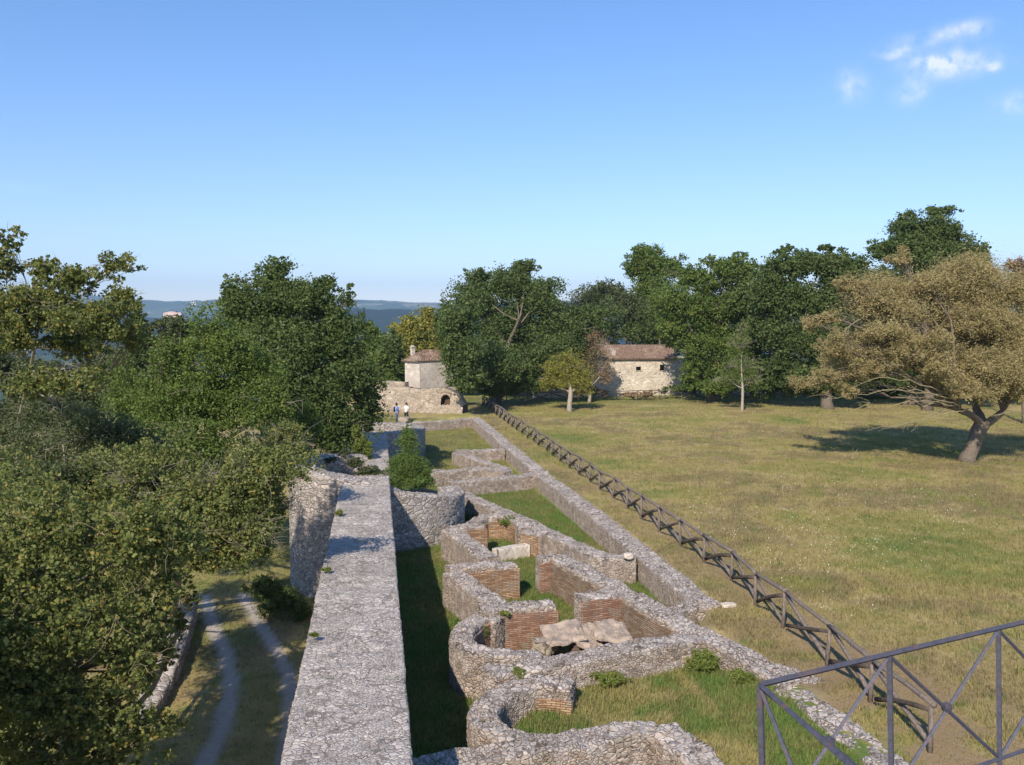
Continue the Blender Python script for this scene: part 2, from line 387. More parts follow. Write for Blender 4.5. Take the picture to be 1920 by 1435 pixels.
def mortar():
    m = plain('broken_mortar', (.44,.345,.27), .95, 0, .3, 2.5); t = m.node_tree; b = [n for n in t.nodes if n.type == 'BSDF_PRINCIPLED'][0]
    src = b.inputs['Base Color'].links[0].from_socket; p = wpos(t); n_ = noise(t, p, 7, 7, .75)
    c = mix(t, mrange(t, n_, .42, .34, 0, .85), src, (.17,.115,.085)); c = mix(t, mrange(t, n_, .58, .7, 0, .7), c, (.60,.53,.46)); t.links.new(c, b.inputs['Base Color'])
    bm = N(t, 'ShaderNodeBump'); bm.inputs['Strength'].default_value = 1; bm.inputs['Distance'].default_value = .08
    t.links.new(n_, bm.inputs['Height']); t.links.new(bm.outputs[0], b.inputs['Normal']); return m
M['pinkslab'] = mortar()
M['dark'] = plain('window_dark', (.015,.012,.01), .9)
M['flower'] = plain('flower_white', (.75,.73,.62), .8, 0, .1)
M['earth'] = plain('earth', (.16,.13,.09), .95, 0, .3, 2)
def roof_mat():
    m, t, b, o = newmat('roof_tiles'); p = wpos(t)
    c = ramp(t, noise(t, p, 5.5, 5, .8), [(.3, (.095,.06,.045)), (.5, (.185,.118,.085)), (.68, (.40,.32,.25))])
    c = mix(t, mrange(t, noise(t, p, .9, 4), .55, .7, 0, .5), c, (.42,.36,.28))
    t.links.new(c, b.inputs['Base Color']); return m
M['roof'] = roof_mat()

# ---------------------------------------------------------------- the lie of the land
bl = np.array([P(*a, 0)[:2] for a in [(1900,1640),(1660,1430),(1574,1362),(1490,1283),(1406,1231),(1300,1170),(1321,1130),(1145,985),(1012,890),(892,783)]])
for i in range(1, len(bl)):                                    # keep Y strictly rising
    if bl[i, 1] <= bl[i-1, 1]: bl[i, 1] = bl[i-1, 1] + .3
Y_END = P(836, 787, 0)[1]
W6 = np.array([P(770,793,0)[:2], P(886,784,0)[:2]])
def yend(x): return W6[0,1] + (np.clip(x, -2, 12) - W6[0,0])/(W6[1,0]-W6[0,0])*(W6[1,1]-W6[0,1])
def xb(y): return np.interp(y, bl[:, 1], bl[:, 0])
apse2 = P(1000, 1340, -.3)
def H(x, y):
    x = np.asarray(x, float); y = np.asarray(y, float)
    bump = (fbm(x*.5, y*.5, 3, 5) - .5) * .16
    field = bump * 1.2 + (fbm(x*.05, y*.05, 2, 9) - .5) * .4 * sstep(14, 30, x)
    court = -.85 + .5 * sstep(2.4, 3.6, x) * sstep(26.5, 21.5, y)
    court = court + .35 * sstep(xb(y) - 3.2, xb(y) - .6, x) * sstep(23, 20, y) 
    court = court + bump * .7
    inside = court + (0.15 - court) * sstep(yend(x) - .1, yend(x) + .5, y)
    z = np.where(x > xb(y), field, inside)
    tt = sstep(-.35, .35, x - xb(y)); zz = inside * (1 - tt) + field * tt
    z = np.where(np.abs(x - xb(y)) < .35, zz, z)
    # outside of the town wall: a lane three metres lower, then a slope down to the valley
    out = -3.1 + bump * .6 - 1.3 * sstep(-11, -24, x) - 5 * sstep(-24, -70, x)
    lane_end = sstep(78, 100, y) * 2.2
    out = out + lane_end * sstep(-30, -14, x)
    k = sstep(-.3, -1.3, x) * (1 - .85*sstep(80, 96, y) * sstep(-9, -2, x)); z = z * (1 - k) + out * k
    far = np.hypot(x, y)
    dn = np.where(x < 0, sstep(60, 420, -x + .0*y), 0) * 55
    dn2 = sstep(190, 700, y) * 60
    z = z - np.maximum(dn, dn2) - sstep(150, 700, x) * 30
    return z
trk = []
for pts in ([(385,1120),(400,1180),(424,1225),(434,1290),(415,1370),(385,1435),(330,1540)], [(455,1115),(480,1160),(510,1205),(540,1260),(548,1330),(535,1420),(510,1530)]):
    trk.append(np.array([P(a, b, -3.1)[:2] for a, b in pts]))
def dist_poly(x, y, pl):
    d = np.full(np.shape(x), 1e9)
    for i in range(len(pl)-1):
        a, b = pl[i], pl[i+1]; ab = b - a; L2 = (ab**2).sum()
        t = np.clip(((x-a[0])*ab[0] + (y-a[1])*ab[1]) / L2, 0, 1)
        d = np.minimum(d, np.hypot(x - a[0] - t*ab[0], y - a[1] - t*ab[1]))
    return d
FA = P(1748, 1412, 0)[:2]; FB = P(905, 762, 0)[:2]            # the two ends of the rustic fence beside the ruins
def fields(x, y):
    n = fbm(x*1.1, y*1.1, 4, 21); n2 = fbm(x*.35, y*.35, 4, 33)
    inside = (x > .2) & (x < xb(y)) & (y < Y_END)
    green = np.where(inside, np.clip(.95 - sstep(.5, .72, n2)*.5, 0, 1), 0)
    green = np.where(inside & (y > 56), .22 + .3*n, green)
    green = np.where(inside & (x < 3.4) & (y < 36), 1.0, green)
    green = np.where(inside & (x > 4.2) & (x < 8) & (y < 30) & (y > 15), .12 + .8*sstep(.5,.66,n) , green)
    green = np.where(inside & (x > xb(y)-1.7) & (y < 26), .95, green)
    green = np.maximum(green, np.where(x > xb(y), .55 * sstep(92, 101, y) * sstep(125, 110, y), 0))
    t = (y - FA[1]) / (FB[1] - FA[1]); fx = FA[0] + t * (FB[0] - FA[0])
    dx = x - fx
    path = np.exp(-((dx - 1.1) / 1.0)**2) * sstep(.28, .5, n) * .95 * sstep(80, 45, y) + np.exp(-((dx + .9)/.9)**2) * sstep(.45, .62, n) * .4
    path = path + sstep(27, 17, y) * sstep(xb(y), xb(y)+.5, x) * sstep(.38, .55, n) * .7
    bare = np.where(x > xb(y), path, 0)
    bare = np.maximum(bare, np.where((y > 94) & (y < 102), .7 * np.exp(-((dx - 3) / 3)**2), 0))
    dt = np.minimum(dist_poly(x, y, trk[0]), dist_poly(x, y, trk[1]))
    lane = (x < -.5) & (x > -14)
    track = np.where(lane, sstep(.36, .17, dt + (n - .5)*.22), 0)
    bare = np.where(lane, .05 + .25 * sstep(.45,.62,n), bare)
    bare = np.where((x < -14), .25*sstep(.5,.7,n2), bare)
    green = np.where(x < -.5, .35*sstep(.4,.6,n2), green)
    return green, np.clip(bare, 0, 1), track
def spaced(segs):
    out = []
    for a, b, s in segs: out.append(np.arange(a, b, s))
    return np.concatenate(out + [[segs[-1][1]]])
gx = spaced([(-14000,-2000,1500),(-2000,-400,160),(-400,-70,22),(-70,-20,2),(-20,-12,.5),(-12,13,.2),(13,40,.6),(40,120,3),(120,700,40),(700,3000,300),(3000,14000,1500)])
gy = spaced([(-400,-20,40),(-20,10,2),(10,40,.3),(40,104,.6),(104,200,4),(200,900,35),(900,3000,200),(3000,15000,1200)])
GX, GY = np.meshgrid(gx, gy); gxx = GX.ravel(); gyy = GY.ravel(); gz = H(gxx, gyy)
nx, ny = len(gx), len(gy)
idx = np.arange(nx*ny).reshape(ny, nx)
Q = np.stack([idx[:-1,:-1].ravel(), idx[:-1,1:].ravel(), idx[1:,1:].ravel(), idx[1:,:-1].ravel()], 1)
g_, b_, t_ = fields(gxx, gyy); fa = sstep(110, 260, np.hypot(gxx, gyy))
link('ground', mesh_np('ground', np.stack([gxx, gyy, gz], 1), [Q],
     [('green','POINT','FLOAT',g_),('bare','POINT','FLOAT',b_),('track','POINT','FLOAT',t_),('far','POINT','FLOAT',fa)], True), M['ground'], kind='structure')

# far hills
def hill_mat(name, a, b_, c_):
    m, t, b, o = newmat(name); p = wpos(t)
    v = N(t, 'ShaderNodeTexVoronoi', feature='F1'); v.inputs['Scale'].default_value = .006; t.links.new(p, v.inputs['Vector'])
    s = N(t, 'ShaderNodeSeparateColor'); t.links.new(v.outputs['Color'], s.inputs[0])
    c = ramp(t, s.outputs[0], [(0, a), (.55, b_), (.8, c_)], 'CONSTANT')
    c = mix(t, mrange(t, noise(t, p, .02, 5, .75), .42, .55), c, a)
    t.links.new(c, b.inputs['Base Color']); return m
def ridge(name, pts, D, depth, zb, m, wob=6.0, seed=1):
    """pts: skyline (px, py) seen at distance D; a rounded ridge of real depth"""
    pts = np.array(pts, float); xs = np.linspace(pts[0,0], pts[-1,0], 260)
    ys = np.interp(xs, pts[:,0], pts[:,1]); rows = []
    crest = np.array([PD(a, b, D) for a, b in zip(xs, ys)])
    crest[:, 2] += (fbm(xs*.06, xs*0+seed, 5, seed) - .5) * wob * 2
    dirs = crest[:, :2] / np.linalg.norm(crest[:, :2], axis=1)[:, None]
    K = 22; V = []
    for k in range(K):
        u = k / (K-1) * 2 - 1                                   # -1 near foot .. +1 far foot
        f = math.cos(u*math.pi/2)**1.3 if abs(u) < 1 else 0
        off = u * depth
        x = crest[:,0] + dirs[:,0]*off; y = crest[:,1] + dirs[:,1]*off
        nz = (fbm(x*.004, y*.004, 4, seed+3) - .5) * 40 * (1 - f) * f * 4 * .5
        z = zb + (crest[:,2] - zb) * f + nz
        V.append(np.stack([x, y, z], 1))
    V = np.concatenate(V); n = len(xs); id_ = np.arange(K*n).reshape(K, n)
    Q = np.stack([id_[:-1,:-1].ravel(), id_[:-1,1:].ravel(), id_[1:,1:].ravel(), id_[1:,:-1].ravel()], 1)
    return link(name, mesh_np(name, V, [Q], None, True), m, kind='structure')
M['hillfar'] = hill_mat('hill_far', (.05,.085,.04), (.12,.15,.07), (.34,.31,.20))
M['hillnear'] = hill_mat('hill_wood', (.012,.024,.014), (.018,.032,.018), (.03,.045,.022))
ridge('far_hills', [(-500,560),(0,556),(150,552),(270,562),(330,566),(450,560),(560,560),(660,563),(700,564),(770,568),(850,570),(1000,566),(1200,560),(1500,556),(1900,552),(2500,560)], 6500, 1700, -75, M['hillfar'], 9, 1)
ridge('wooded_hill', [(-500,590),(0,586),(200,588),(330,600),(480,590),(660,578),(700,579),(760,581),(830,585),(950,590),(1100,600),(1500,604),(2200,604)], 3000, 900, -70, M['hillnear'], 5, 4)
# pale quarry cut on the far hillside, and a bare brown top
q0 = PD(322, 588, 4600)
mb = MB(); ncol = 14
top = []; bot = []
for i in range(ncol):
    u = i/(ncol-1); x = 306 + u*34
    top.append(PD(x, 584.5 + 2.2*abs(u-.5)*2 + random.uniform(-.6,.6), 4650)); bot.append(PD(x, 594.5 - 6*abs(u-.45) + random.uniform(-.6,.6), 4600))
fl = [p + np.array([0, 0, -60]) for p in bot]; bk = [p + np.array([0, 300, -30]) for p in top]
V = bk + top + bot + fl
mb.add(V, [(r*ncol+i, r*ncol+i+1, (r+1)*ncol+i+1, (r+1)*ncol+i) for r in range(3) for i in range(ncol-1)])
mb.build('quarry', plain('quarry_rock', (.80,.52,.34), .9, 0, .15, .05), base=tuple(q0), label='pale orange quarry scar glowing on the distant blue hillside at left', category='quarry')
M['whitewall'] = plain('far_white_wall', (.78,.77,.74), .8, 0, .05, .1)
M['farroof'] = plain('far_roof', (.42,.26,.20), .8, 0, .1, .1)
far_specs = [(708,575.6,6100,40,12,'brightest white farmhouse on the far ridge, left of the others'),
             (751,575.2,6150,26,11,'white farmhouse in the middle of the far ridge'),
             (739,582.3,5600,18,9,'small pale house at the foot of the ridge, left one of the row'),
             (751,582.6,5600,22,9,'small pale house at the foot of the ridge, centre of the row'),
             (770,582.6,5600,16,9,'small pale house at the foot of the ridge, right one of the row'),
             (675,569.5,6200,22,9,'tiny pale house by the dark round tree on the far ridge'),
             (363,567.5,5900,30,10,'tiny white house on the bare brown hilltop beyond the quarry')]
for (px, py, D, wd, ht, lab) in far_specs:
    c = PD(px, py, D); h = empty('farmhouse', tuple(c - np.array([0,0,ht/2])), label=lab, category='house', group='far houses on the ridge')
    b1 = MB(); b1.box(c + np.array([0,0,-8]), (wd, wd*.7, ht+16)); b1.build('wall', M['whitewall'], h)
    b2 = MB(); z = c[2] + ht/2 + .2; x, y = c[0], c[1]
    b2.add([(x-wd*.55,y-wd*.4,z),(x+wd*.55,y-wd*.4,z),(x+wd*.55,y+wd*.4,z),(x-wd*.55,y+wd*.4,z),(x-wd*.55,y,z+wd*.14),(x+wd*.55,y,z+wd*.14)],
           [(0,1,5,4),(2,3,4,5),(0,3,2,1)], [(0,4,3),(1,2,5)])
    b2.build('roof', M['farroof'], h)

# ---------------------------------------------------------------- masonry
def resample(pts, step, smooth=False):
    pts = np.asarray(pts, float)
    if smooth:
        n = len(pts); out = []
        pp = np.vstack([2*pts[0]-pts[1], pts, 2*pts[-1]-pts[-2]])
        for i in range(1, n):
            p0, p1, p2, p3 = pp[i-1], pp[i], pp[i+1], pp[i+2]
            for t in np.linspace(0, 1, 14, endpoint=False):
                out.append(.5*((2*p1)+(-p0+p2)*t+(2*p0-5*p1+4*p2-p3)*t*t+(-p0+3*p1-3*p2+p3)*t**3))
        out.append(pts[-1]); pts = np.array(out)
    d = np.concatenate([[0], np.cumsum(np.linalg.norm(np.diff(pts[:, :2], axis=0), axis=1))])
    n = max(2, int(d[-1] / step) + 1); s = np.linspace(0, d[-1], n)
    return np.stack([np.interp(s, d, pts[:, k]) for k in range(pts.shape[1])], 1), s
def sweep_mesh(name, pts, width, zb, step=.08, smooth=False, rough=.09, rnd=.08, topj=.085, wj=.08, close=False, offset=0.0, brokenend=0.0, seed=None):
    """masonry wall along pts (x, y, ztop); zb = foot height (number or function of x, y)"""
    seed = random.random()*100 if seed is None else seed
    C, s = resample(pts, step, smooth)
    if close: C = C[:-1]; s = s[:-1]
    n = len(C); xy = C[:, :2]
    if close: T = np.roll(xy, -1, 0) - np.roll(xy, 1, 0)
    else: T = np.gradient(xy, axis=0)
    T /= np.linalg.norm(T, axis=1)[:, None] + 1e-9
    Nn = np.stack([-T[:, 1], T[:, 0]], 1)
    ztop = C[:, 2] + (fbm(s*1.3 + seed, s*0+seed, 4) - .5)*2*topj
    if brokenend: ztop = ztop - brokenend * sstep(1.2, 0, np.minimum(s[-1]-s, s[-1]-s)) 
    zbase = np.array([zb(x, y) if callable(zb) else zb for x, y in xy])
    hmax = float(np.max(ztop - zbase)); kv = max(3, int(hmax/step)); kw = max(4, int(width/step))
    sec = []                                                   # (lateral -1..1, height mode)
    for i in range(kv): sec.append((-1, i/kv, 0))
    for i in range(4): a = math.pi/2 * i/3; sec.append((-1 + rnd*2/width*(1-math.cos(a)), 1, -rnd*(1-math.sin(a))))
    for i in range(1, kw): u = -1 + 2*i/kw; sec.append((u*(1-rnd*2/width), 1, 0.0))
    for i in range(4): a = math.pi/2 * (3-i)/3; sec.append((1 - rnd*2/width*(1-math.cos(a)), 1, -rnd*(1-math.sin(a))))
    for i in range(kv-1, -1, -1): sec.append((1, i/kv, 0))
    m_ = len(sec); V = np.zeros((n, m_, 3)); A = np.zeros((n, m_, 3))
    wl = width/2*(1 + (fbm(s*1.7+seed*2, s*0+3, 3)-.5)*2*wj); wr = width/2*(1 + (fbm(s*1.7+seed*3, s*0+7, 3)-.5)*2*wj)
    for j, (u, hf, dz) in enumerate(sec):
        lat = np.where(u < 0, u*wl, u*wr) * 1.0 + offset
        zt = ztop - rnd*0 ; z = zbase + (zt - rnd - zbase)*hf if hf < 1 else zt + dz
        V[:, j, 0] = xy[:, 0] + Nn[:, 0]*lat; V[:, j, 1] = xy[:, 1] + Nn[:, 1]*lat; V[:, j, 2] = z
        A[:, j, 0] = s; A[:, j, 1] = z
    if rough:
        V[:, :, 2] += (fbm(V[:,:,0]*4+seed, V[:,:,1]*4, 3) - .5)*rough*1.4 * (np.array([h for _, h, _ in sec]) >= 1)[None, :]
    W = V.reshape(-1, 3); idd = np.arange(n*m_).reshape(n, m_)
    if close: idn = np.vstack([idd, idd[:1]])
    else: idn = idd
    Q = [np.stack([idn[:-1,:-1].ravel(), idn[1:,:-1].ravel(), idn[1:,1:].ravel(), idn[:-1,1:].ravel()], 1)]
    Vs = [W]; As = [A.reshape(-1, 3)]; nv = len(W)
    if not close:
        half = m_//2; kc = kw
        for e, row, flip in ((0, 0, False), (1, n-1, True)):
            L = idd[row, :half]; Rr = idd[row, ::-1][:half]
            g = np.zeros((half, kc+1), int); g[:, 0] = L; g[:, -1] = Rr
            bul = -T[row] if e == 0 else T[row]
            for k in range(1, kc):
                f = k/kc; pt = W[L]*(1-f) + W[Rr]*f; att = As[0][L].copy(); att[:, 0] += f*width*(1 if e else -1)
                pt = pt + np.array([bul[0], bul[1], 0]) * (math.sin(f*math.pi)*.03)
                Vs.append(pt); As.append(att); g[:, k] = nv + np.arange(half); nv += half
            q = np.stack([g[:-1,:-1].ravel(), g[:-1,1:].ravel(), g[1:,1:].ravel(), g[1:,:-1].ravel()], 1)
            Q.append(q[:, ::-1] if flip else q)
    return mesh_np(name, np.concatenate(Vs), Q, [('along','POINT','FLOAT_VECTOR',np.concatenate(As))], True)
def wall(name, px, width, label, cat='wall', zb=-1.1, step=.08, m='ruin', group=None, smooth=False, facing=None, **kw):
    """px: list of (photo x, photo y, z of the top) along the centre of the wall top"""
    pts = np.array([P(a, b, c) for a, b, c in px]); mid = pts[len(pts)//2]
    tags = dict(label=label, category=cat)
    if group: tags['group'] = group
    if facing:
        root = empty(name, (float(mid[0]), float(mid[1]), float(H(mid[0], mid[1]))), **tags)
        link('rubble_core', sweep_mesh('rubble_core', pts, width, zb, step, smooth, **kw), M[m], root)
        for (side, i0, i1, fm, drop) in facing:
            sub, s = resample(pts, .1, smooth)
            n = len(sub); sub = sub[int(i0*n):max(int(i1*n), int(i0*n)+2)].copy()
            sub[:, 2] -= drop; e0 = sub[0]-sub[1]; e1 = sub[-1]-sub[-2]; sub[0] += e0/np.linalg.norm(e0)*(.05 if i0 == 0 else 0); sub[-1] += e1/np.linalg.norm(e1)*(.05 if i1 == 1 else 0)
            off = side*(width/2 - .015)
            fm_ = sweep_mesh('brick_facing', sub, .16, zb, .08, False, 0, .02, .09, .0, offset=off); fm_.polygons.foreach_set('use_smooth', np.zeros(len(fm_.polygons), bool))
            link('brick_facing', fm_, M[fm], root)
        return root
    return link(name, sweep_mesh(name, pts, width, zb, step, smooth, **kw), M[m], base=(float(mid[0]), float(mid[1]), float(H(mid[0], mid[1]))), **tags)

RG = 'low rubble walls of the ruined baths'
# the town wall, seen along its top from above
WL, WR = -1.60, .50; WZ = 2.0; WC = (WL+WR)/2; WW = WR-WL
yy = np.linspace(3.5, 39.2, 40)
pts = np.array([(WC, y, WZ + .10*math.sin(y*.35)*.3) for y in yy]); pts[-3:, 2] += [.03,.1,.25]
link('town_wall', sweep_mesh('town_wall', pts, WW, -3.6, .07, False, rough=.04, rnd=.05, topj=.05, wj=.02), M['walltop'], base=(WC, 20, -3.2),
     label='broad grey rubble-topped town wall running away from the viewer, the near stretch', category='wall')
pts = np.array([(-.08, y, 1.25 - .0*y) for y in np.linspace(46.0, 62, 20)])
link('town_wall', sweep_mesh('town_wall', pts, 1.45, -3.4, .11, False, rough=.05, rnd=.05, topj=.06, wj=.03), M['walltop'], base=(0, 54, -3.0),
     label='farther stretch of the town wall, a short pale slab top beyond the near round tower', category='wall')
def ring(name, cx, cy, r, zt, zb, label, step, a0=0, a1=2*math.pi, width=1.1, rise=None, m='ashlar'):
    n = 60; an = np.linspace(a0, a1, n)
    z = np.full(n, zt) if rise is None else np.array([zt + rise(a) for a in an])
    pts = np.stack([cx + (r-width/2)*np.cos(an), cy + (r-width/2)*np.sin(an), z], 1)
    root = empty(name, (cx, cy, zb), label=label, category='tower')
    link('rim_wall', sweep_mesh('rim_wall', pts, width, zb, step, False, rough=.10, rnd=.07, topj=.10, wj=.02, close=(a1-a0 > 6.2)), M[m], root)
    f = MB(); k = 28; V = [(cx, cy, zt-1.15)]
    for i in range(k):
        a = 2*math.pi*i/k; V.append((cx+(r-width*.6)*math.cos(a), cy+(r-width*.6)*math.sin(a), zt-1.35+random.uniform(-.06,.06)))
    for i in range(k): a = 2*math.pi*i/k; V.append((V[1+i][0], V[1+i][1], -1.2))
    f.add(V, [(1+i, 1+(i+1) % k, 1+k+(i+1) % k, 1+k+i)[::-1] for i in range(k)], [(0, 1+i, 1+(i+1) % k) for i in range(k)]); f.build('earth_fill', M['earth'], root, smooth=True)
    return root
ring('round_tower', 0.0, 42.0, 4.1, 2.05, -3.6, 'round stone tower joined to the near town wall, weeds in its hollow top', .09, R(100), R(375),
     rise=lambda a: .45*max(0, math.cos(a-math.pi))**.5 if math.cos(a-math.pi) > 0 else -.08-1.0*math.cos(a))
ring('round_tower', -.1, 67.0, 3.7, 1.15, -3.4, 'farther round stone tower in the shade, its curved rim behind the feathery bush', .14)

# rooms and apses beside the wall
wall('stone_wall', [(1322,1131,.05),(1268,1087,.05),(1145,985,.05),(1020,890,.05),(893,784,.05)], .9,
     'long straight stone retaining wall between the sunken corridor and the meadow', step=.08, wj=.03)
wall('stone_wall', [(1262,1142,.0),(1300,1134,.0),(1345,1130,.03)], .7, 'low flush stub closing the near end of the grassy corridor', step=.07, group=RG)
IWp = [(1045,1042,.42),(1164,1104,.42),(1236,1145,.4),(1313,1184,.35),(1400,1229,.25),(1484,1280,.15)]
wall('stone_wall', IWp, .78, 'long oblique rubble wall with brown brick inside, between the bath rooms and the corridor', step=.065, group=RG,
     facing=[(-1, .0, .66, 'brickbrown', .16)])
wall('stone_wall', [(1478,1290,.06),(1530,1325,.04),(1574,1362,.04),(1660,1430,.04),(1780,1530,.04)], .9, 'rough crumbling wall footing running under the metal railing', step=.065, group=RG, rough=.12, topj=.08)
wall('stone_wall', [(1425,1248,.06),(1480,1262,.05),(1535,1284,.02)], .8, 'flat pale stone paving stub jutting towards the wooden fence', step=.065, group=RG, rough=.04, zb=-.4)
wall('stone_wall', [(869,924,.12),(919,948,.12),(970,969,.15),(1021,992,.15),(1072,1016,.12),(1112,1036,.1),(1150,1042,.1),(1192,1044,.08)], .75,
     'oblique stone wall from the round tower to the long retaining wall', step=.08, group=RG, smooth=True)
wall('stone_wall', [(838,905,.0),(900,899,.0),(1003,889,.0)], .7, 'cross wall of pale rubble on the far side of the bright green corridor lawn', step=.1, group=RG)
wall('stone_wall', [(797,886,.0),(860,880,.0),(906,877,.0),(953,884,.0)], .7, 'cross wall just behind, at the near edge of the dry far lawn', step=.1, group=RG)
wall('stone_wall', [(855,848,.0),(905,864,.0),(952,880,.0)], .65, 'short oblique wall closing the small weedy triangle', step=.1, group=RG)
wall('stone_wall', [(854,846,.0),(900,843,.0),(945,841,.0)], .65, 'short straight wall on the far side of the small weedy triangle', step=.1, group=RG)
wall('stone_wall', [(770,793,.0),(836,788,.0),(886,784,.0)], .8, 'far cross wall closing the dry lawn below the arched ruin', step=.12, group=RG)
# room with the white sill
wall('stone_wall', [(843,992,.38),(868,1008,.38),(893,1028,.38),(921,1047,.38)], .78, 'wall of the far bath room standing beside the shaded grass strip', step=.07, group=RG)
wall('stone_wall', [(842,990,.36),(875,986,.36),(908,984,.36)], .7, 'short wall with a patch of orange brick behind the white sill', step=.07, group=RG, facing=[(-1,.45,1.0,'brick',.14)])
wall('stone_wall', [(885,981,.05),(905,970,.12),(930,966,.2),(957,968,.2),(978,978,.15),(985,990,.1)], .7, 'broken curved rubble apse overgrown with weeds, farthest of the three', step=.07, group=RG, smooth=True, rough=.14, topj=.1,
     facing=[(-1,.05,.95,'brick',.2)])
wall('stone_wall', [(985,992,.15),(1003,996,.15),(1025,1000,.15)], .65, 'small brick stub joined to the oblique wall beside the white sill', step=.07, group=RG, facing=[(-1,.1,.9,'brick',.12)])
s0 = P(928,1030,-.35); s1 = P(988,1020,-.35)
link('stone_sill', sweep_mesh('stone_sill', np.array([s0, (s0+s1)/2, s1]), .42, -1.0, .08, False, .02, .03, .02, .02), M['marble'], base=tuple((s0+s1)/2),
     label='long white stone sill lying across the doorway of the far bath room', category='stone sill')
# second room
wall('stone_wall', [(838,1063,.4),(880,1060,.4),(925,1057,.4),(966,1055,.38)], .72, 'cross wall with an orange brick face and free brick end, middle of the rooms', step=.065, group=RG, facing=[(-1,.28,1.0,'brick',.16)])
wall('stone_wall', [(848,1070,.38),(880,1092,.38),(905,1110,.38),(935,1130,.38)], .74, 'pale wall of the middle bath room beside the shaded grass strip', step=.065, group=RG)
wall('stone_wall', [(1010,1046,.4),(1042,1043,.4)], .66, 'short brick pier at the far end of the long oblique wall', step=.065, group=RG, facing=[(-1,0,1,'brickred',.12)])
# third room with the apse and the broken floor
wall('stone_wall', [(900,1142,.5),(950,1137,.5),(1000,1133,.5),(1036,1131,.48)], .72, 'tall red brick cross wall between the middle room and the apse room', step=.06, group=RG, facing=[(-1,.25,1.0,'brickred',.15)])
wall('stone_wall', [(1085,1116,.5),(1120,1112,.5),(1152,1109,.46)], .78, 'square dark red brick pier beside the broken suspended floor', step=.06, group=RG, facing=[(-1,0,1,'brickred',.12)])
wall('stone_wall', [(938,1160,.36),(912,1154,.40),(885,1165,.40),(866,1185,.40),(867,1202,.40),(888,1217,.4),(925,1224,.38),(968,1227,.36),(1015,1226,.36)], .62,
     'horseshoe apse of rubble with a brick-lined inside, next to the red brick wall', step=.06, group=RG, smooth=True, facing=[(1,.04,.62,'brickred',.14)])
wall('stone_wall', [(915,1263,.34),(960,1252,.34),(1021,1241,.34),(1088,1229,.34),(1190,1212,.36),(1292,1194,.34),(1335,1186,.3)], .78, 'long rubble cross wall in front of the broken suspended floor', step=.06, group=RG)
wall('stone_wall', [(1074,1282,.26),(1040,1277,.28),(1000,1277,.28),(955,1291,.28),(918,1316,.28),(905,1345,.28),(930,1371,.28),(985,1386,.26),(1050,1386,.25),(1115,1377,.22),(1155,1364,.2)], .68,
     'large horseshoe apse of rubble full of grass, nearest to the viewer', step=.055, group=RG, smooth=True, facing=[(1,.0,.16,'brick',.3)])
wall('stone_wall', [(745,1445,.3),(800,1432,.32),(872,1417,.35),(987,1400,.38),(1088,1386,.4),(1173,1368,.4),(1236,1362,.4)], .74, 'nearest cross wall of rubble at the bottom, its left end in shadow', step=.055, group=RG)
wall('stone_wall', [(1240,1362,.38),(1290,1400,.36),(1350,1452,.34),(1420,1520,.3)], .78, 'short rubble wall running off the bottom edge from the nearest corner', step=.055, group=RG)

# broken suspended floor on brick pillars
fr = P(1115, 1195, -.15); root = empty('suspended_floor', tuple(P(1115,1205,-.85)), label='broken pinkish mortar floor slab sagging over dark gaps on brick pillars', category='floor slab')
def slab(cpx, cpy, z, lx, ly, th, tilt, seed):
    n = 16; c = P(cpx, cpy, z); V = []; u = np.linspace(-1, 1, n)
    for zz in (0, -th):
        for i in range(n):
            for j in range(n):
                x, y = u[i], u[j]; r = max(abs(x), abs(y)); a = math.atan2(y, x)
                k = (1 + .34*(float(vnoise(np.array(a*1.9+seed), np.array(seed))) - .5)*2)
                hh = .12*(float(fbm(np.array(x*2+seed), np.array(y*2), 4))-.5)*2
                V.append((c[0]+x*lx/2*k, c[1]+y*ly/2*k, z+zz+x*tilt[0]+y*tilt[1]+hh*(1-.4*(zz<0))+(-.06 if r > .9 and zz == 0 else 0)))
    I = lambda k, i, j: k*n*n+i*n+j
    Qs = [(I(0,i,j),I(0,i+1,j),I(0,i+1,j+1),I(0,i,j+1)) for i in range(n-1) for j in range(n-1)] + [(I(1,i,j),I(1,i,j+1),I(1,i+1,j+1),I(1,i+1,j)) for i in range(n-1) for j in range(n-1)]
    for i in range(n-1):
        Qs += [(I(0,i,0),I(1,i,0),I(1,i+1,0),I(0,i+1,0)),(I(0,i+1,n-1),I(1,i+1,n-1),I(1,i,n-1),I(0,i,n-1)),(I(0,0,i+1),I(1,0,i+1),I(1,0,i),I(0,0,i)),(I(0,n-1,i),I(1,n-1,i),I(1,n-1,i+1),I(0,n-1,i+1))]
    b = MB(); b.add(V, Qs); return b
for sp in ((1058,1182,.17,.95,1.2,.11,(.07,.05),1.3),(1103,1190,.05,.85,1.0,.12,(-.09,.10),8.3),(1152,1180,.19,1.2,1.2,.12,(-.05,.07),5.1),(1120,1172,.12,.8,.7,.1,(.05,-.05),11.7)):
    slab(*sp).build('floor_fragment', M['pinkslab'], root)
for (px, py) in ((1079,1198),(1130,1196),(1042,1192),(1170,1190)):
    c = P(px, py, 0); c[2] = -.7; b = MB()
    for k in range(9): b.box(c + np.array([random.uniform(-.015,.015), random.uniform(-.015,.015), .045+k*.082]), (.27,.27,.07), random.uniform(-.06,.06))
    b.build('brick_pillar', M['brickred'], root)
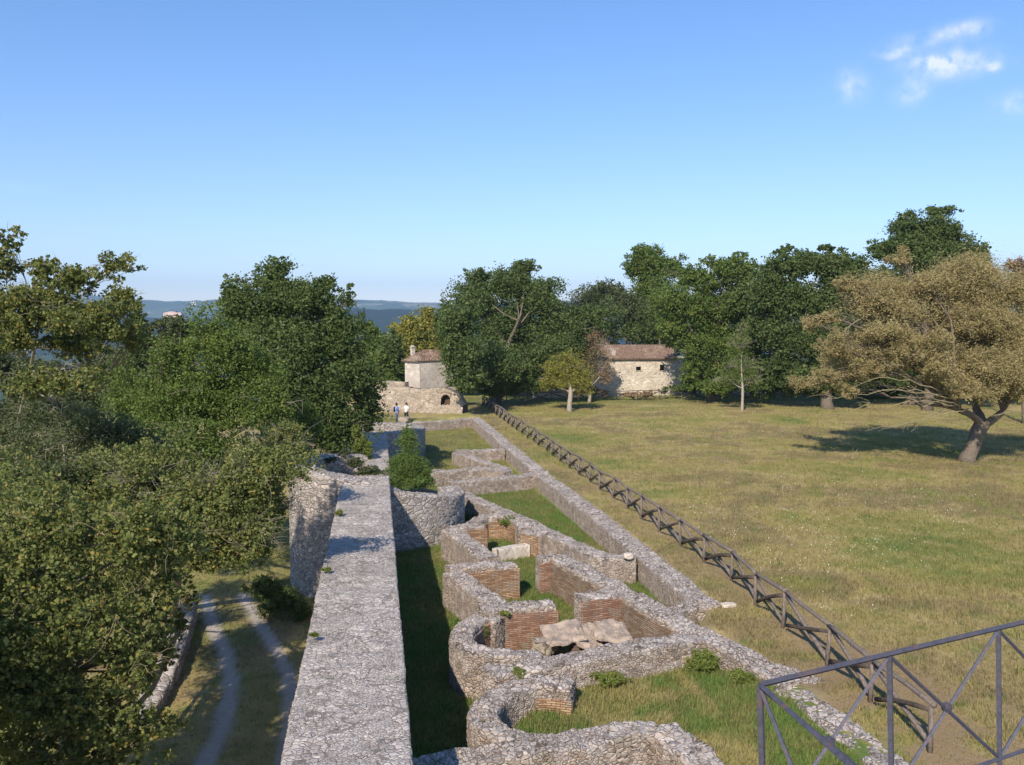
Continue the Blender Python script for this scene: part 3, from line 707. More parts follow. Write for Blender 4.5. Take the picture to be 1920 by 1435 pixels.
def boulder(name, c, size, m, seed, **tags):
    import bmesh
    bm = bmesh.new(); bmesh.ops.create_icosphere(bm, subdivisions=3, radius=1.0)
    rs = random.Random(seed); ph = [rs.uniform(0, 6) for _ in range(6)]
    for v in bm.verts:
        p = v.co; k = 1 + .13*math.sin(p.x*3+ph[0])*math.cos(p.y*3.3+ph[1]) + .10*math.sin(p.z*5+ph[2]) + .06*math.sin(p.x*9+ph[3])*math.sin(p.y*8+ph[4])
        q = Vector((max(-.8, min(.8, p.x*k)), max(-.8, min(.8, p.y*k)), max(-.6, min(.7, p.z*k))))
        v.co = Vector((q.x*size[0], q.y*size[1], q.z*size[2]))
    me = bpy.data.meshes.new(name); bm.to_mesh(me); bm.free()
    for p in me.polygons: p.use_smooth = True
    me.materials.append(m); o = bpy.data.objects.new(name, me); col.objects.link(o); o.location = c; o.rotation_euler = (0,0,rs.uniform(0,3))
    for k, v in tags.items(): o[k] = v
    return o
boulder('boulder', tuple(P(1178,1043,.2)), (.22,.2,.16), M['marble'], 3, label='pale rounded boulder resting on the end of the oblique stone wall', category='boulder')
boulder('stone', tuple(P(1366,1135,.03)), (.3,.18,.09), M['marble'], 5, label='small flat white stone in the grass beside the flush stub', category='stone')
boulder('boulder', tuple(P(758,788,.6)), (.55,.5,.4), M['old'], 9, label='rough brown boulder at the feet of the two visitors', category='boulder')
boulder('mortar_lump', tuple(P(1022,1212,-.2)), (.42,.36,.26), M['old'], 12, label='yellowish lump of broken masonry between the horseshoe apse and the suspended floor', category='masonry lump')

# low dark wall beside the lane
pts = np.array([P(352,1130,-2.4), P(334,1190,-2.5), P(312,1250,-2.6), P(280,1310,-2.7), P(235,1380,-2.8)])
link('stone_wall', sweep_mesh('stone_wall', pts, .7, -4.2, .1), M['ashlar'], base=tuple(pts[2]), label='low dark stone wall half hidden under the trees beside the lane', category='wall')

# ---------------------------------------------------------------- far ruin, tower house and farmhouse
fb = P(800, 787, .1)                                           # foot of the arched ruin
def ruin_arch():
    D = 88.0
    root = empty('arched_ruin', tuple(P(800,785,.1)), label='weathered tan ruin wall with a small arched niche below the tower house', category='ruin')
    A = PD(700, 760, D+1.5); B = PD(868, 760, D-1)
    d = (B-A); d[2] = 0; L = np.linalg.norm(d); e = d/L; nrm = np.array([-e[1], e[0], 0])
    def pt(u, z, o=0): q = A + e*u*L + nrm*o; return (q[0], q[1], z)
    # front with an arched hole: profile columns
    nu = 90; nz = 26; us = np.linspace(0, 1, nu+1)
    u0, u1 = (829-700)/168, (845-700)/168
    top = np.interp(us, [0,.12,.36,.4,.55,.66,.8,.93,1], [2.1,2.6,2.65,2.55,2.5,2.6,2.55,2.0,.9]) + (fbm(us*20, us*0, 3)-.5)*.3
    V = []; F_ = []
    for i, u in enumerate(us):
        for j in range(nz+1):
            z = -.3 + (top[i]+.3)*j/nz; bulge = .35*(1-j/nz)+ (float(fbm(np.array(u*25), np.array(z*2), 3))-.5)*.25
            V.append(pt(u, z, -bulge))
    def inhole(u, z):
        if not (u0 < u < u1): return False
        c = (u0+u1)/2; r = (u1-u0)/2; hh = 1.55 + .45*math.sqrt(max(0, 1-((u-c)/r)**2)); return 1.0 < z < hh
    for i in range(nu):
        for j in range(nz):
            z = -.3 + (top[i]+.3)*(j+.5)/nz
            if inhole((us[i]+us[i+1])/2, z): continue
            F_.append((i*(nz+1)+j, (i+1)*(nz+1)+j, (i+1)*(nz+1)+j+1, i*(nz+1)+j+1))
    off = len(V)
    for i, u in enumerate(us):                                 # top to the back
        V.append(pt(u, top[i], 1.6)); 
    for i in range(nu): F_.append((i*(nz+1)+nz, (i+1)*(nz+1)+nz, off+i+1, off+i))
    off2 = len(V)
    for i, u in enumerate(us): V.append(pt(u, -.3, 1.6))
    for i in range(nu): F_.append((off+i, off+i+1, off2+i+1, off2+i))
    b = MB(); b.add(V, F_); b.build('wall', M['old'], root, smooth=True)
    c = A + e*((u0+u1)/2)*L + nrm*.45; n = MB()
    W_ = (u1-u0)*L*1.15
    x0, x1 = (u0+u1)/2 - W_/2/L, (u0+u1)/2 + W_/2/L
    n.add([pt(x0,.8,.6),pt(x1,.8,.6),pt(x1,2.2,.6),pt(x0,2.2,.6),pt(x0,.8,-.1),pt(x1,.8,-.1),pt(x1,2.2,-.1),pt(x0,2.2,-.1)],
          [(0,1,2,3),(0,4,5,1),(1,5,6,2),(2,6,7,3),(3,7,4,0)])
    n.build('niche', plain('niche_dark_brown', (.10,.07,.05), .95), root)  # whole niche lining in a dark brown tone, darker than the wall
    # buttress of reddish rubble at the foot
    return root
ruin_arch()
def gable_stub():
    A = PD(716, 722, 90)
    pts = np.array([PD(700,722,91), PD(725,718,91), PD(763,719,90)]); pts[:, 2] = [2.9,3.15,3.05]
    link('stone_wall', sweep_mesh('stone_wall', pts, .8, 1.5, .15), M['old'], base=tuple(pts[1]), label='pale upper wall stub left of the tower house with two dark openings', category='wall')
gable_stub()
def roof_tiles(b, e0, e1, r0, r1, pitch=.22):
    """barrel tiles from eave e0-e1 to ridge r0-r1"""
    e0, e1, r0, r1 = map(lambda v: np.asarray(v, float), (e0, e1, r0, r1))
    L = np.linalg.norm(e1-e0); n = max(2, int(L/pitch)); k = 6
    up_ = np.cross(e1-e0, r0-e0); up_ /= np.linalg.norm(up_)
    if up_[2] < 0: up_ = -up_
    V = []; Qs = []
    cols_ = n*k
    for i in range(cols_+1):
        f = i/cols_; h = abs(math.sin(math.pi*i/k))*.075
        lo = e0*(1-f)+e1*f + up_*h; hi = r0*(1-f)+r1*f + up_*h
        for j in range(9): V.append(lo*(1-j/8)+hi*(j/8) + np.array([0,0,random.uniform(-.012,.012)]))
    for i in range(cols_):
        for j in range(8): Qs.append((i*9+j, (i+1)*9+j, (i+1)*9+j+1, i*9+j+1))
    b.add(V, Qs)
def tower_house():
    D = 91.0
    c0 = PD(787, 705, D)[:2]                                   # near corner
    root = empty('tower_house', (c0[0], c0[1], 2.3), label='pale plastered tower house with a tiled hip roof and a chimney', category='house')
    a = R(148); b_ = R(28)                                     # wall directions seen from the near corner
    ea = np.array([math.cos(a), math.sin(a)]); eb = np.array([math.cos(b_), math.sin(b_)])
    la, lb = 1.75, 4.4; zb, zt = 1.6, 5.15
    c1 = c0 + ea*la; c3 = c0 + eb*lb; c2 = c1 + eb*lb
    path = np.array([(*c, zt) for c in (c0, c1, c2, c3, c0)])
    w_ = MB(); cs = [c0, c3, c2, c1]
    for i in range(4):
        p, q = cs[i], cs[(i+1) % 4]; n = 12; V = []
        for u in np.linspace(0, 1, n+1):
            for z in np.linspace(zb, zt, n+1): V.append((*(p*(1-u)+q*u), z))
        w_.add(V, [(i2*(n+1)+j, (i2+1)*(n+1)+j, (i2+1)*(n+1)+j+1, i2*(n+1)+j+1) for i2 in range(n) for j in range(n)])
    w_.build('wall', M['plaster'], root)
    ctr = sum(cs)/4; ov = .28
    ex = [c + (c-ctr)/np.linalg.norm(c-ctr)*ov*1.4 for c in cs]
    m0 = (c0+c1)/2 + eb*1.2; m1 = (c0+c1)/2 + eb*(lb-1.2)
    r = MB(); zr = 6.3
    E = [(*e, zt+.02) for e in ex]                              # c0,c3,c2,c1
    roof_tiles(r, E[0], E[1], (*m0, zr), (*m1, zr)); roof_tiles(r, E[2], E[3], (*m1, zr), (*m0, zr))
    roof_tiles(r, E[3], E[0], (*m0, zr), (*m0, zr)); roof_tiles(r, E[1], E[2], (*m1, zr), (*m1, zr))
    r.add([(e[0], e[1], zt+.0) for e in ex] + [(e[0], e[1], zt+.1) for e in ex], [(0,1,2,3)] + [(i,(i+1)%4,4+(i+1)%4,4+i) for i in range(4)])
    rf = r.build('roof', M['roof'], root)
    ch = MB(); cc = c1*.75 + c0*.25 + eb*.5
    ch.box((cc[0], cc[1], 6.0), (.34,.34,1.0), b_); ch.box((cc[0], cc[1], 6.6), (.46,.46,.08), b_); ch.box((cc[0], cc[1], 6.72), (.26,.26,.16), b_)
    me = ch.mesh('chimney'); o = bpy.data.objects.new('chimney', me); col.objects.link(o); me.materials.append(M['plaster'])
    me.transform(Matrix.Translation(-Vector(root['_w']))); o.parent = rf
tower_house()
def farmhouse():
    D = 109.0
    A = PD(1112, 710, D)[:2]; B = PD(1312, 710, D+2)[:2]
    e = (B-A); L = np.linalg.norm(e); e /= L; n_ = np.array([-e[1], e[0]])
    zt, zr, dp = 4.75, 6.35, 5.0
    root = empty('farmhouse', (A[0], A[1], 0), label='long low stone farmhouse with a rust tiled roof behind the far fence', category='house')
    wins = [((1196-1112)/200*L, 3.45, .62, .48), ((1240-1112)/200*L, 3.55, .52, .72)]
    def pt(u, z, o): return (A[0]+e[0]*u+n_[0]*o, A[1]+e[1]*u+n_[1]*o, z)
    # front wall as a grid split at the window edges
    us = sorted(set(list(np.linspace(0, L, 40)) + [w_[0]-w_[2]/2 for w_ in wins] + [w_[0]+w_[2]/2 for w_ in wins]))
    zs = sorted(set(list(np.linspace(-.3, zt, 20)) + [w_[1]-w_[3]/2 for w_ in wins] + [w_[1]+w_[3]/2 for w_ in wins]))
    b = MB(); V = [pt(u, z, 0) for u in us for z in zs]; m_ = len(zs); Qs = []
    for i in range(len(us)-1):
        for j in range(m_-1):
            uc, zc = (us[i]+us[i+1])/2, (zs[j]+zs[j+1])/2
            if any(abs(uc-w_[0]) < w_[2]/2 and abs(zc-w_[1]) < w_[3]/2 for w_ in wins): continue
            Qs.append((i*m_+j, (i+1)*m_+j, (i+1)*m_+j+1, i*m_+j+1))
    b.add(V, Qs)
    b.add([pt(0,-.3,0),pt(0,-.3,dp),pt(0,zt,dp),pt(0,zt,0),pt(0,zr,dp/2)], [(0,3,2,1)], [(3,4,2)])
    b.add([pt(L,-.3,0),pt(L,-.3,dp),pt(L,zt,dp),pt(L,zt,0),pt(L,zr,dp/2)], [(0,1,2,3)], [(3,2,4)])
    b.add([pt(0,-.3,dp),pt(L,-.3,dp),pt(L,zt,dp),pt(0,zt,dp)], [(1,0,3,2)])
    b.build('wall', M['house'], root)
    for (u, z, ww, hh) in wins:
        w_ = MB(); u0, u1, z0, z1 = u-ww/2, u+ww/2, z-hh/2, z+hh/2; d_ = .3
        w_.add([pt(u0,z0,0),pt(u1,z0,0),pt(u1,z1,0),pt(u0,z1,0),pt(u0,z0,d_),pt(u1,z0,d_),pt(u1,z1,d_),pt(u0,z1,d_)],
               [(4,5,6,7),(0,4,7,3),(1,2,6,5),(0,1,5,4),(3,7,6,2)])
        wo_ = w_.build('window', M['dark'], root)
        f = MB(); q = pt(u, z0-.03, -.03); f.box(q, (ww+.16, .12, .06), math.atan2(e[1], e[0]))
        me = f.mesh('sill'); o = bpy.data.objects.new('sill', me); col.objects.link(o); me.materials.append(M['marble'])
        me.transform(Matrix.Translation(-Vector(root['_w']))); o.parent = wo_
    r = MB(); ro = .35
    roof_tiles(r, pt(-.2,zt-.05,-ro), pt(L-3.0,zt-.05,-ro), pt(-.2,zr,dp/2), pt(L-3.0,zr,dp/2)); roof_tiles(r, pt(-.2,zt-.05,dp+ro), pt(L-3.0,zt-.05,dp+ro), pt(-.2,zr,dp/2), pt(L-3.0,zr,dp/2))
    r.add([pt(-.2,zt-.13,-ro),pt(L-3,zt-.13,-ro),pt(L-3,zt-.05,-ro),pt(-.2,zt-.05,-ro),pt(-.2,zt-.13,0),pt(L-3,zt-.13,0)], [(0,1,2,3),(0,4,5,1)])
    rf = r.build('roof', M['roof'], root)
    ch = MB(); q = pt(2.7, 5.35, .55); ch.box(q, (.5,.5,.75), math.atan2(e[1], e[0]))
    me = ch.mesh('chimney'); o = bpy.data.objects.new('chimney', me); col.objects.link(o); me.materials.append(M['plaster'])
    me.transform(Matrix.Translation(-Vector(root['_w']))); o.parent = rf
    # lean-to of lower rubble walls on both sides
farmhouse()
for (a, bb, z, lab) in (((1000,740,107),(1110,738,108.5),2.0,'low tumbledown stone wall in shade left of the farmhouse'), ((1316,740,110),(1560,738,110),2.6,'lower stone wall in tree shade right of the farmhouse')):
    p0 = PD(*a); p1 = PD(*bb); pts = np.array([p0, (p0+p1)/2, p1]); pts[:, 2] = [z, z+.3, z-.1]
    link('stone_wall', sweep_mesh('stone_wall', pts, .8, -.4, .18, topj=.3), M['house'], base=tuple(pts[1]), label=lab, category='wall')

# ---------------------------------------------------------------- rustic fences
def fence(path_pts, npan, label, seed, k=7):
    rs = random.Random(seed); pts, s = resample(np.array([(*p[:2], 0) for p in path_pts]), .1)
    def at(u):
        u = u*(len(pts)-1); i = int(min(u, len(pts)-2)); f = u-i; q = pts[i]*(1-f)+pts[i+1]*f
        return np.array([q[0], q[1], float(H(q[0], q[1]))])
    pb = [at(i/npan) for i in range(npan+1)]
    pb = [p + np.array([rs.uniform(-.09,.09), rs.uniform(-.12,.12), 0]) for p in pb]
    root = empty('rustic_fence', tuple(pb[0]), label=label, category='fence')
    tops = []
    for p in pb:
        t_ = p + np.array([rs.uniform(-.06,.06), rs.uniform(-.07,.07), 1.02 + rs.uniform(-.06,.05)]); tops.append(t_)
        b = MB(); b.tube([p - np.array([0,0,.15]), (p+t_)/2 + np.array([rs.uniform(-.01,.01),0,0]), t_], [.062,.056,.052], k, .15); b.build('post', M['wood'], root, smooth=True)
    up1 = np.array([0,0,1.0])
    for i in range(npan):
        a, c = tops[i], tops[i+1]; e = (c-a)/np.linalg.norm(c-a); sd = np.array([-e[1], e[0], 0]); n = 6
        P_ = [a*(1-f)+c*f + up1*(.05 + rs.uniform(-.022,.022)) + sd*rs.uniform(-.025,.025) for f in np.linspace(-.04,1.04,n)]
        b = MB(); b.tube(P_, .062*rs.uniform(.9,1.1), k, .15); b.build('top_rail', M['wood'], root, smooth=True)
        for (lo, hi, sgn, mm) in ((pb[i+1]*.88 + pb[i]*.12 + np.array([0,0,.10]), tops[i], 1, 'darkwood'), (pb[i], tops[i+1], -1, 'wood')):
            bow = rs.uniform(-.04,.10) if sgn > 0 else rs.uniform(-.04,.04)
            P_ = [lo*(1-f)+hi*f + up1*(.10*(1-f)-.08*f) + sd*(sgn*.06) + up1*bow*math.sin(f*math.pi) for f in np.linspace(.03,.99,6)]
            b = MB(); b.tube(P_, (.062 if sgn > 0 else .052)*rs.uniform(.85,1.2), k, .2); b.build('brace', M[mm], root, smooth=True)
    return pb
LF = np.linalg.norm(FB-FA)
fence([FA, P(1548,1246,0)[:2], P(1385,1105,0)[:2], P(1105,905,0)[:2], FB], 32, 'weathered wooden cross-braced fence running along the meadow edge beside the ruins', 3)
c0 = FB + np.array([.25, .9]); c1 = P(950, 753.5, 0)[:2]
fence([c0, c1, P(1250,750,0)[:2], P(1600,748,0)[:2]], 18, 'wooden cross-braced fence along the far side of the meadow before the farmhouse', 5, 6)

# ---------------------------------------------------------------- steel railing on the gate terrace
def railing():
    zt = 6.75
    C0 = P(1425, 1284, zt); C1 = P(1668, 1218, zt); C2 = P(1872, 1178, zt)
    e = (C2-C0); e[2] = 0; L = np.linalg.norm(e); e /= L; pan = L/2
    e2 = P(1594, 1435, zt) - C0; e2 /= np.linalg.norm(e2)
    root = empty('metal_railing', (C0[0], C0[1], zt-1.15), label='grey painted steel railing with crossed bars and round bosses at the terrace corner', category='railing')
    dn = np.array([0, 0, -1.0]); lean = (-up*1.0 + rt*.036); lean /= np.linalg.norm(lean); lean = dn*1.0 + rt*.045
    posts = [C0 + e*pan*i for i in range(5)]; leg2 = [C0 + e2*1.25*i for i in range(1, 3)]
    def bar(name, a, b, w_, par=root, m='metal'):
        q = MB(); q.tube([a, b], w_, 4); return q.build(name, M[m], par)
    for p in posts + leg2:
        bar('post', p + dn*.012, p + lean*1.12, .023)
    bar('top_rail', posts[0], posts[-1], .021); bar('top_rail', posts[0] + e2*.03, leg2[-1], .021)
    bar('bottom_rail', posts[0] + lean*1.0, posts[-1] + lean*1.0, .018); bar('bottom_rail', posts[0] + lean*1.0, leg2[-1] + lean*1.0, .018)
    def pan_x(a, b):
        lo = lean*.98; q = (b-a)/np.linalg.norm(b-a)
        bar('brace', a + q*.02 + dn*.03, b - q*.02 + lo, .0145); bar('brace', b - q*.02 + dn*.03, a + q*.02 + lo, .0145)
        c = (a+b)/2 + lo/2; nn_ = np.cross(q, dn); nn_ /= np.linalg.norm(nn_)
        g = MB(); g.tube([c - nn_*.022, c + nn_*.022], .033, 20); g.tube([c - nn_*.03, c + nn_*.03], .02, 16); g.build('boss', M['metal'], root)
    for i in range(4): pan_x(posts[i], posts[i+1])
    pan_x(C0, leg2[0]); pan_x(leg2[0], leg2[1])
    # terrace the railing stands on
    t0 = C0 + lean*1.12; ztt = t0[2]
    a = C0 + lean*1.12 - e*.12 ; p1 = posts[-1] + lean*1.12; p2 = leg2[-1] + lean*1.12
    poly = [a, p1, p1 + e2*2.5, a + e2*2.5]
    b = MB(); V = []
    for z in (ztt, -1.0):
        for q in poly: V.append((q[0], q[1], z))
    b.add(V, [(0,1,2,3),(0,4,5,1),(1,5,6,2),(2,6,7,3),(3,7,4,0)])
    b.build('gate_terrace', M['ashlar'], base=(a[0], a[1], -1), label='plain stone terrace block carrying the grey steel railing', category='terrace')
railing()

# ---------------------------------------------------------------- foliage
def leaves_mesh(name, C, sz, tint, aspect=.55, droop=0.0):
    """C: leaf positions; sz: lengths; rhombic leaves turned every way"""
    n = len(C); rs = np.random
    d = rs.normal(size=(n, 3)); d[:, 2] = d[:, 2]*.75 - droop; d /= np.linalg.norm(d, axis=1)[:, None]
    q = rs.normal(size=(n, 3)); q[:, 2] *= .6; s = np.cross(d, q); s /= np.linalg.norm(s, axis=1)[:, None] + 1e-9
    L = sz[:, None]
    V = np.stack([C - d*L*.5, C + s*L*aspect*.5 - d*L*.05, C + d*L*.5, C - s*L*aspect*.5 - d*L*.05], 1).reshape(-1, 3)
    Q = np.arange(n*4).reshape(n, 4)
    return mesh_np(name, V, [Q], [('tint','FACE','FLOAT',tint)], False)
def crown_points(lobes, n, clump, rs, fill=.55, flat=.8, cr=(.28,.7), ns=18):
    """lobes: (cx,cy,cz, rx,ry,rz); returns leaf positions gathered in clumps, clump tint, clump centres"""
    L0 = np.array(lobes); SL = []; SI = []
    for i_, l_ in enumerate(L0):
        for _ in range(ns):
            d_ = rs.normal(size=3); d_ /= np.linalg.norm(d_); f_ = rs.uniform(.1, .86); k_ = rs.uniform(.30, .56)
            SL.append((*(l_[:3] + d_*l_[3:6]*f_), *(l_[3:6]*k_))); SI.append(i_)
    L = np.array(SL); SI = np.array(SI); vol = (L[:,3]*L[:,4] + L[:,4]*L[:,5] + L[:,3]*L[:,5]); p = vol/vol.sum()
    nc = max(8, n // clump); li = rs.choice(len(L), nc, p=p)
    d = rs.normal(size=(nc, 3)); d /= np.linalg.norm(d, axis=1)[:, None]
    r = (rs.uniform(fill**3, 1.0, nc))**(1/3) * (1 + rs.normal(0, .07, nc))
    cen = L[li, :3] + d * r[:, None] * L[li, 3:6]; cen[:, 2] += 0
    crad = np.minimum(L[li, 3], L[li, 5]) * rs.uniform(*cr, nc)
    ct = np.clip(.6*rs.uniform(0, 1, nc) + .4*rs.uniform(0, 1, len(L))[li], 0, 1)
    k = np.repeat(np.arange(nc), clump)
    off = rs.normal(size=(len(k), 3)) * .55; off[:, 2] *= flat
    pos = cen[k] + off * crad[k][:, None]
    tint = np.clip(.55*ct[k] + .45*rs.uniform(0, 1, len(k)), 0, 1)
    return pos, tint, cen, SI[li]
def limb(b, a, c, r0, r1, rs, sag=.12, k=6, seg=6):
    a = np.asarray(a, float); c = np.asarray(c, float); L = np.linalg.norm(c-a)
    side = rs.normal(size=3)*min(L*.06, .5); P_ = []
    for f in np.linspace(0, 1, seg):
        P_.append(a*(1-f) + c*f + np.array([0,0,1])*math.sin(f*math.pi)*L*sag + side*math.sin(f*math.pi) + rs.normal(size=3)*L*.012*(0 < f < 1))
    b.tube(P_, np.linspace(r0, r1, seg), k, .1, cap=False); return P_
def tree(name, label, cat, D, lobes_px, base, n, leaf, m, bark='bark', trunk_r=.3, group=None, clump=26, seed=1, aspect=.55, droop=0.0,
         fork=.35, depthk=.85, twigs=0, twigm=None, fill=.55, bare=0.0, lean=(0, 0), rare=.0, flat=.8, cr=(.28,.7), ns=18):
    """lobes_px: (px, py, rx, ry[, distance offset]) in photo pixels at distance D; base: photo x of the foot (or a world point)"""
    rs = np.random.RandomState(seed)
    lobes = []
    for l in lobes_px:
        dd = D + (l[4] if len(l) > 4 else 0); c = PD(l[0], l[1], dd); k = dd/F
        lobes.append((c[0], c[1], c[2], l[2]*k, l[2]*k*depthk, l[3]*k))
    if isinstance(base, (int, float)):
        q = PD(base, 700, D); base = (q[0], q[1], float(H(q[0], q[1])))
    base = np.array(base, float)
    tags = dict(label=label, category=cat)
    if group: tags['group'] = group
    root = empty(name, tuple(base), **tags)
    pos, tint, cen, li = crown_points(lobes, n, clump, rs, fill, flat, cr, ns)
    if rare: tint = np.where(rs.uniform(size=len(tint)) < rare, .985, tint*.93)
    else: tint = tint*.93
    keep = pos[:, 2] > base[2] + .05; pos = pos[keep]; tint = tint[keep]
    sz = leaf * rs.uniform(.65, 1.35, len(pos))
    link('crown', leaves_mesh('crown', pos, sz, tint, aspect, droop), M[m], root)
    L = np.array(lobes); ctr = np.average(L[:, :3], axis=0, weights=L[:, 3]*L[:, 5])
    zlow = (L[:, 2]-L[:, 5]).min(); zf = base[2] + max(min(.4, trunk_r*7), (ctr[2]-base[2])*fork)
    fk = np.array([base[0]+(ctr[0]-base[0])*.25+lean[0], base[1]+(ctr[1]-base[1])*.25+lean[1], zf])
    b = MB(); ztop = ctr[2] + .3*(L[:, 2].max()-ctr[2]); tp = np.array([ctr[0], ctr[1], max(ztop, zf+.3)]); ld = []
    for f in np.linspace(0, 1, 15):
        if f < .4: q = base + (fk-base)*(f/.4)
        else: q = fk + (tp-fk)*((f-.4)/.6)
        q = q + np.array([math.sin(f*7+seed), math.cos(f*6+seed*2), 0])*trunk_r*.45*(f > 0)
        ld.append(q - np.array([0,0,.25])*(f == 0))
    lr = trunk_r*np.interp(np.linspace(0,1,15), [0,.08,.4,.7,1], [1.35,1.02,.85,.45,.12])
    b.tube(ld, lr, 10, .12); ld = np.array(ld)
    mps = []
    for i, l in enumerate(lobes):
        c = np.array(l[:3]); hd = np.linalg.norm(c[:2]-ctr[:2]); zs = min(max(c[2] - .75*hd - l[5]*.4, zf*.9+base[2]*.1), ztop-.1)
        k_ = int(np.clip(np.searchsorted(ld[:, 2], zs), 4, 13)); r0 = min(lr[k_]*.8, trunk_r*.5)
        mp = limb(b, ld[k_], c, r0, r0*.3, rs, -.04); mps.append(mp)
        own = np.where(li == i)[0]
        for j in own[:max(3, int(5 + bare*10))]:
            limb(b, mp[rs.randint(3, 6)], cen[j], r0*.28, max(.006, r0*.07), rs, .02, 5, 5)
    for i in range(twigs):
        q_ = rs.randint(len(lobes)); l = lobes[q_]; dirv = rs.normal(size=3); dirv /= np.linalg.norm(dirv); dirv[2] = abs(dirv[2])*.6
        c = np.array(l[:3]) + dirv*np.array(l[3:6])*rs.uniform(.95, 1.06); mp = mps[q_]
        mid = limb(b, mp[-1 - rs.randint(2)], c, leaf*.15, leaf*.04, rs, .03, 4, 7)
        for _ in range(3):
            e_ = c + rs.normal(size=3)*l[3]*.22; limb(b, mid[rs.randint(3, 6)], e_, leaf*.08, leaf*.03, rs, .02, 4, 5)
    b.build('trunk', M[twigm or bark], root, smooth=True)
    return root

# left foreground: bushy poplars and maples over the lane
def to_px(p, D=12):
    v = np.array(p[:3]) - np.array([0,0,CAMZ]); d = np.dot(v, fw); hd = np.dot(v[:2], fw[:2]/np.linalg.norm(fw[:2]))
    return (960 + F*np.dot(v, rt)/d, 717.5 - F*np.dot(v, up)/d, p[3]*F/hd, p[3]*F/hd, hd - D)
tree('poplar_tree', 'nearest leafy tree with scattered yellow leaves filling the bottom left corner', 'tree', 17,
     [(60,1010,120,90),(190,1000,120,90),(310,1010,110,80,1),(60,1150,130,100),(190,1160,120,100),(285,1130,70,80,1),(60,1300,130,100),(170,1320,110,90),(240,1230,80,80),(245,1375,85,70),(50,1420,130,90),(180,1430,110,60),(290,1140,45,55,2),(340,1165,26,46,7),(352,1115,26,40,8),(318,1225,24,40,5),(300,1205,42,48,1),(270,1265,42,44,0),*[to_px(q, 17) for q in [(-8.8,20,3.6,1.6),(-7.9,18.5,2.3,1.6),(-9.2,22.3,4.0,1.6),(-7.7,21.5,2.4,1.5),(-7.2,19.6,1.0,1.4),(-8.2,23.6,3.0,1.4),(-9.6,25.5,4.0,1.7),(-9.0,27.0,3.2,1.6),(-8.4,22.6,4.4,1.3)]],(110,985,110,90,7),(190,1000,90,80,6),(60,1080,110,100,4),(200,1090,90,80,4),(150,930,100,60,8),(-80,1200,120,200,-1)],
     tuple(P(150,1500,-3.4)), 150000, .086, 'poplar', 'palebark', .22, seed=11, aspect=.7, rare=.04, twigs=170, twigm='yellowbark', cr=(.15,.38), ns=14, fill=.45, fork=.2, clump=22, depthk=1.1)
sh = [(-8.6,13.5,3.0,2.6),(-10.5,11.5,5.6,2.6),(-9.6,16.0,4.5,2.0),(-11,14.5,6.0,2.2),(-9.2,15.2,3.6,2.2),(-8.3,15.0,2.0,1.7),(-10.4,17.6,4.6,2.2),(-8.0,12.0,1.0,2.2),(-9.6,18.2,2.4,1.6)]
tree('poplar_tree', 'leafy poplar just outside the left edge, shading the lane', 'tree', 12, [to_px(q) for q in sh], (-9.5,12.5,-3.3), 62000, .13, 'poplar', 'palebark', .25, seed=10, aspect=.7, fill=.3)
tree('maple_tree', 'bushy tree with pale bare twigs reaching over the lane beside the wall', 'tree', 24,
     [(380,930,110,80),(470,900,100,80),(512,950,46,58,1),(300,900,110,80,1),(440,1000,80,60,-1),(390,1030,80,60,-1),(480,1020,45,45,-1),(520,840,70,70,8),(200,900,90,70,2)],
     tuple(P(320,1150,-3.2)), 87000, 0.086, 'poplar', 'bark', .24, seed=12, aspect=.7, rare=.02, twigs=200, twigm='palebark', cr=(.16,.42), ns=14, fill=.45, fork=.5, clump=22, depthk=1.0)
tree('maple_tree', 'fresh green maple with bare dead branches between the poplar and the dark round tree', 'tree', 40,
     [(400,640,75,60),(460,690,85,70),(390,740,100,80),(500,760,80,70,-1),(330,700,60,70),(300,780,80,70),(560,800,45,55,5),(545,855,40,40,2),(370,830,100,70,-2),(250,760,60,90,2)],
     tuple(P(430,1010,-3.4)), 81200, 0.117, 'locust', 'palebark', .26, seed=13, aspect=.7, rare=.015, twigs=90, cr=(.2,.5), ns=14, fill=.5, fork=.4, clump=22)
tree('poplar_tree', 'tall airy tree with visible grey trunk at the left edge, yellowing leaves', 'tree', 25,
     [(10,450,40,36),(15,500,50,36),(140,520,75,40),(90,505,40,30),(110,590,80,45),(30,600,60,50),(200,620,60,40),(215,500,42,30,1),(60,560,85,48),(170,585,80,45),(230,560,40,50,1),(30,640,65,45),(60,720,60,40),(150,710,60,34),(130,650,70,40,1),(-50,560,90,120),(250,640,35,45,2)],
     tuple(P(22,1060,-4.0)), 50000, .088, 'poplar', 'palebark', .17, seed=14, aspect=.7, rare=.05, twigs=50, cr=(.2,.5), ns=9, fill=.3, fork=.5, bare=1.0, clump=20, depthk=1.0)
tree('broadleaf_tree', 'mid green trees filling the gap below the distant hills, left of the dark round oak', 'tree', 60,
     [(300,655,50,42),(335,615,34,26),(245,690,60,48),(185,700,55,34),(310,720,60,50),(290,610,20,12)], 290, 30000, .22, 'oakgrey', 'bark', .2, seed=27, fill=.4)
tree('broadleaf_tree', 'low grey-green tree behind the trunk of the tall airy tree', 'tree', 48,
     [(95,705,60,40),(40,730,60,40),(150,740,60,40),(0,690,40,40)], 90, 16000, .2, 'oakgrey', 'bark', .15, seed=28, fill=.4)
tree('shrub', 'dense green thicket under the tall airy tree at the left edge', 'shrub', 30,
     [(60,860,110,60),(180,820,100,70),(100,780,90,50,3),(260,850,70,60),(0,900,100,60,-3),(120,910,110,50,-5)], 120, 37700, 0.109, 'oakgrey', 'bark', .15, seed=15, twigs=60, twigm='palebark', fill=.4)
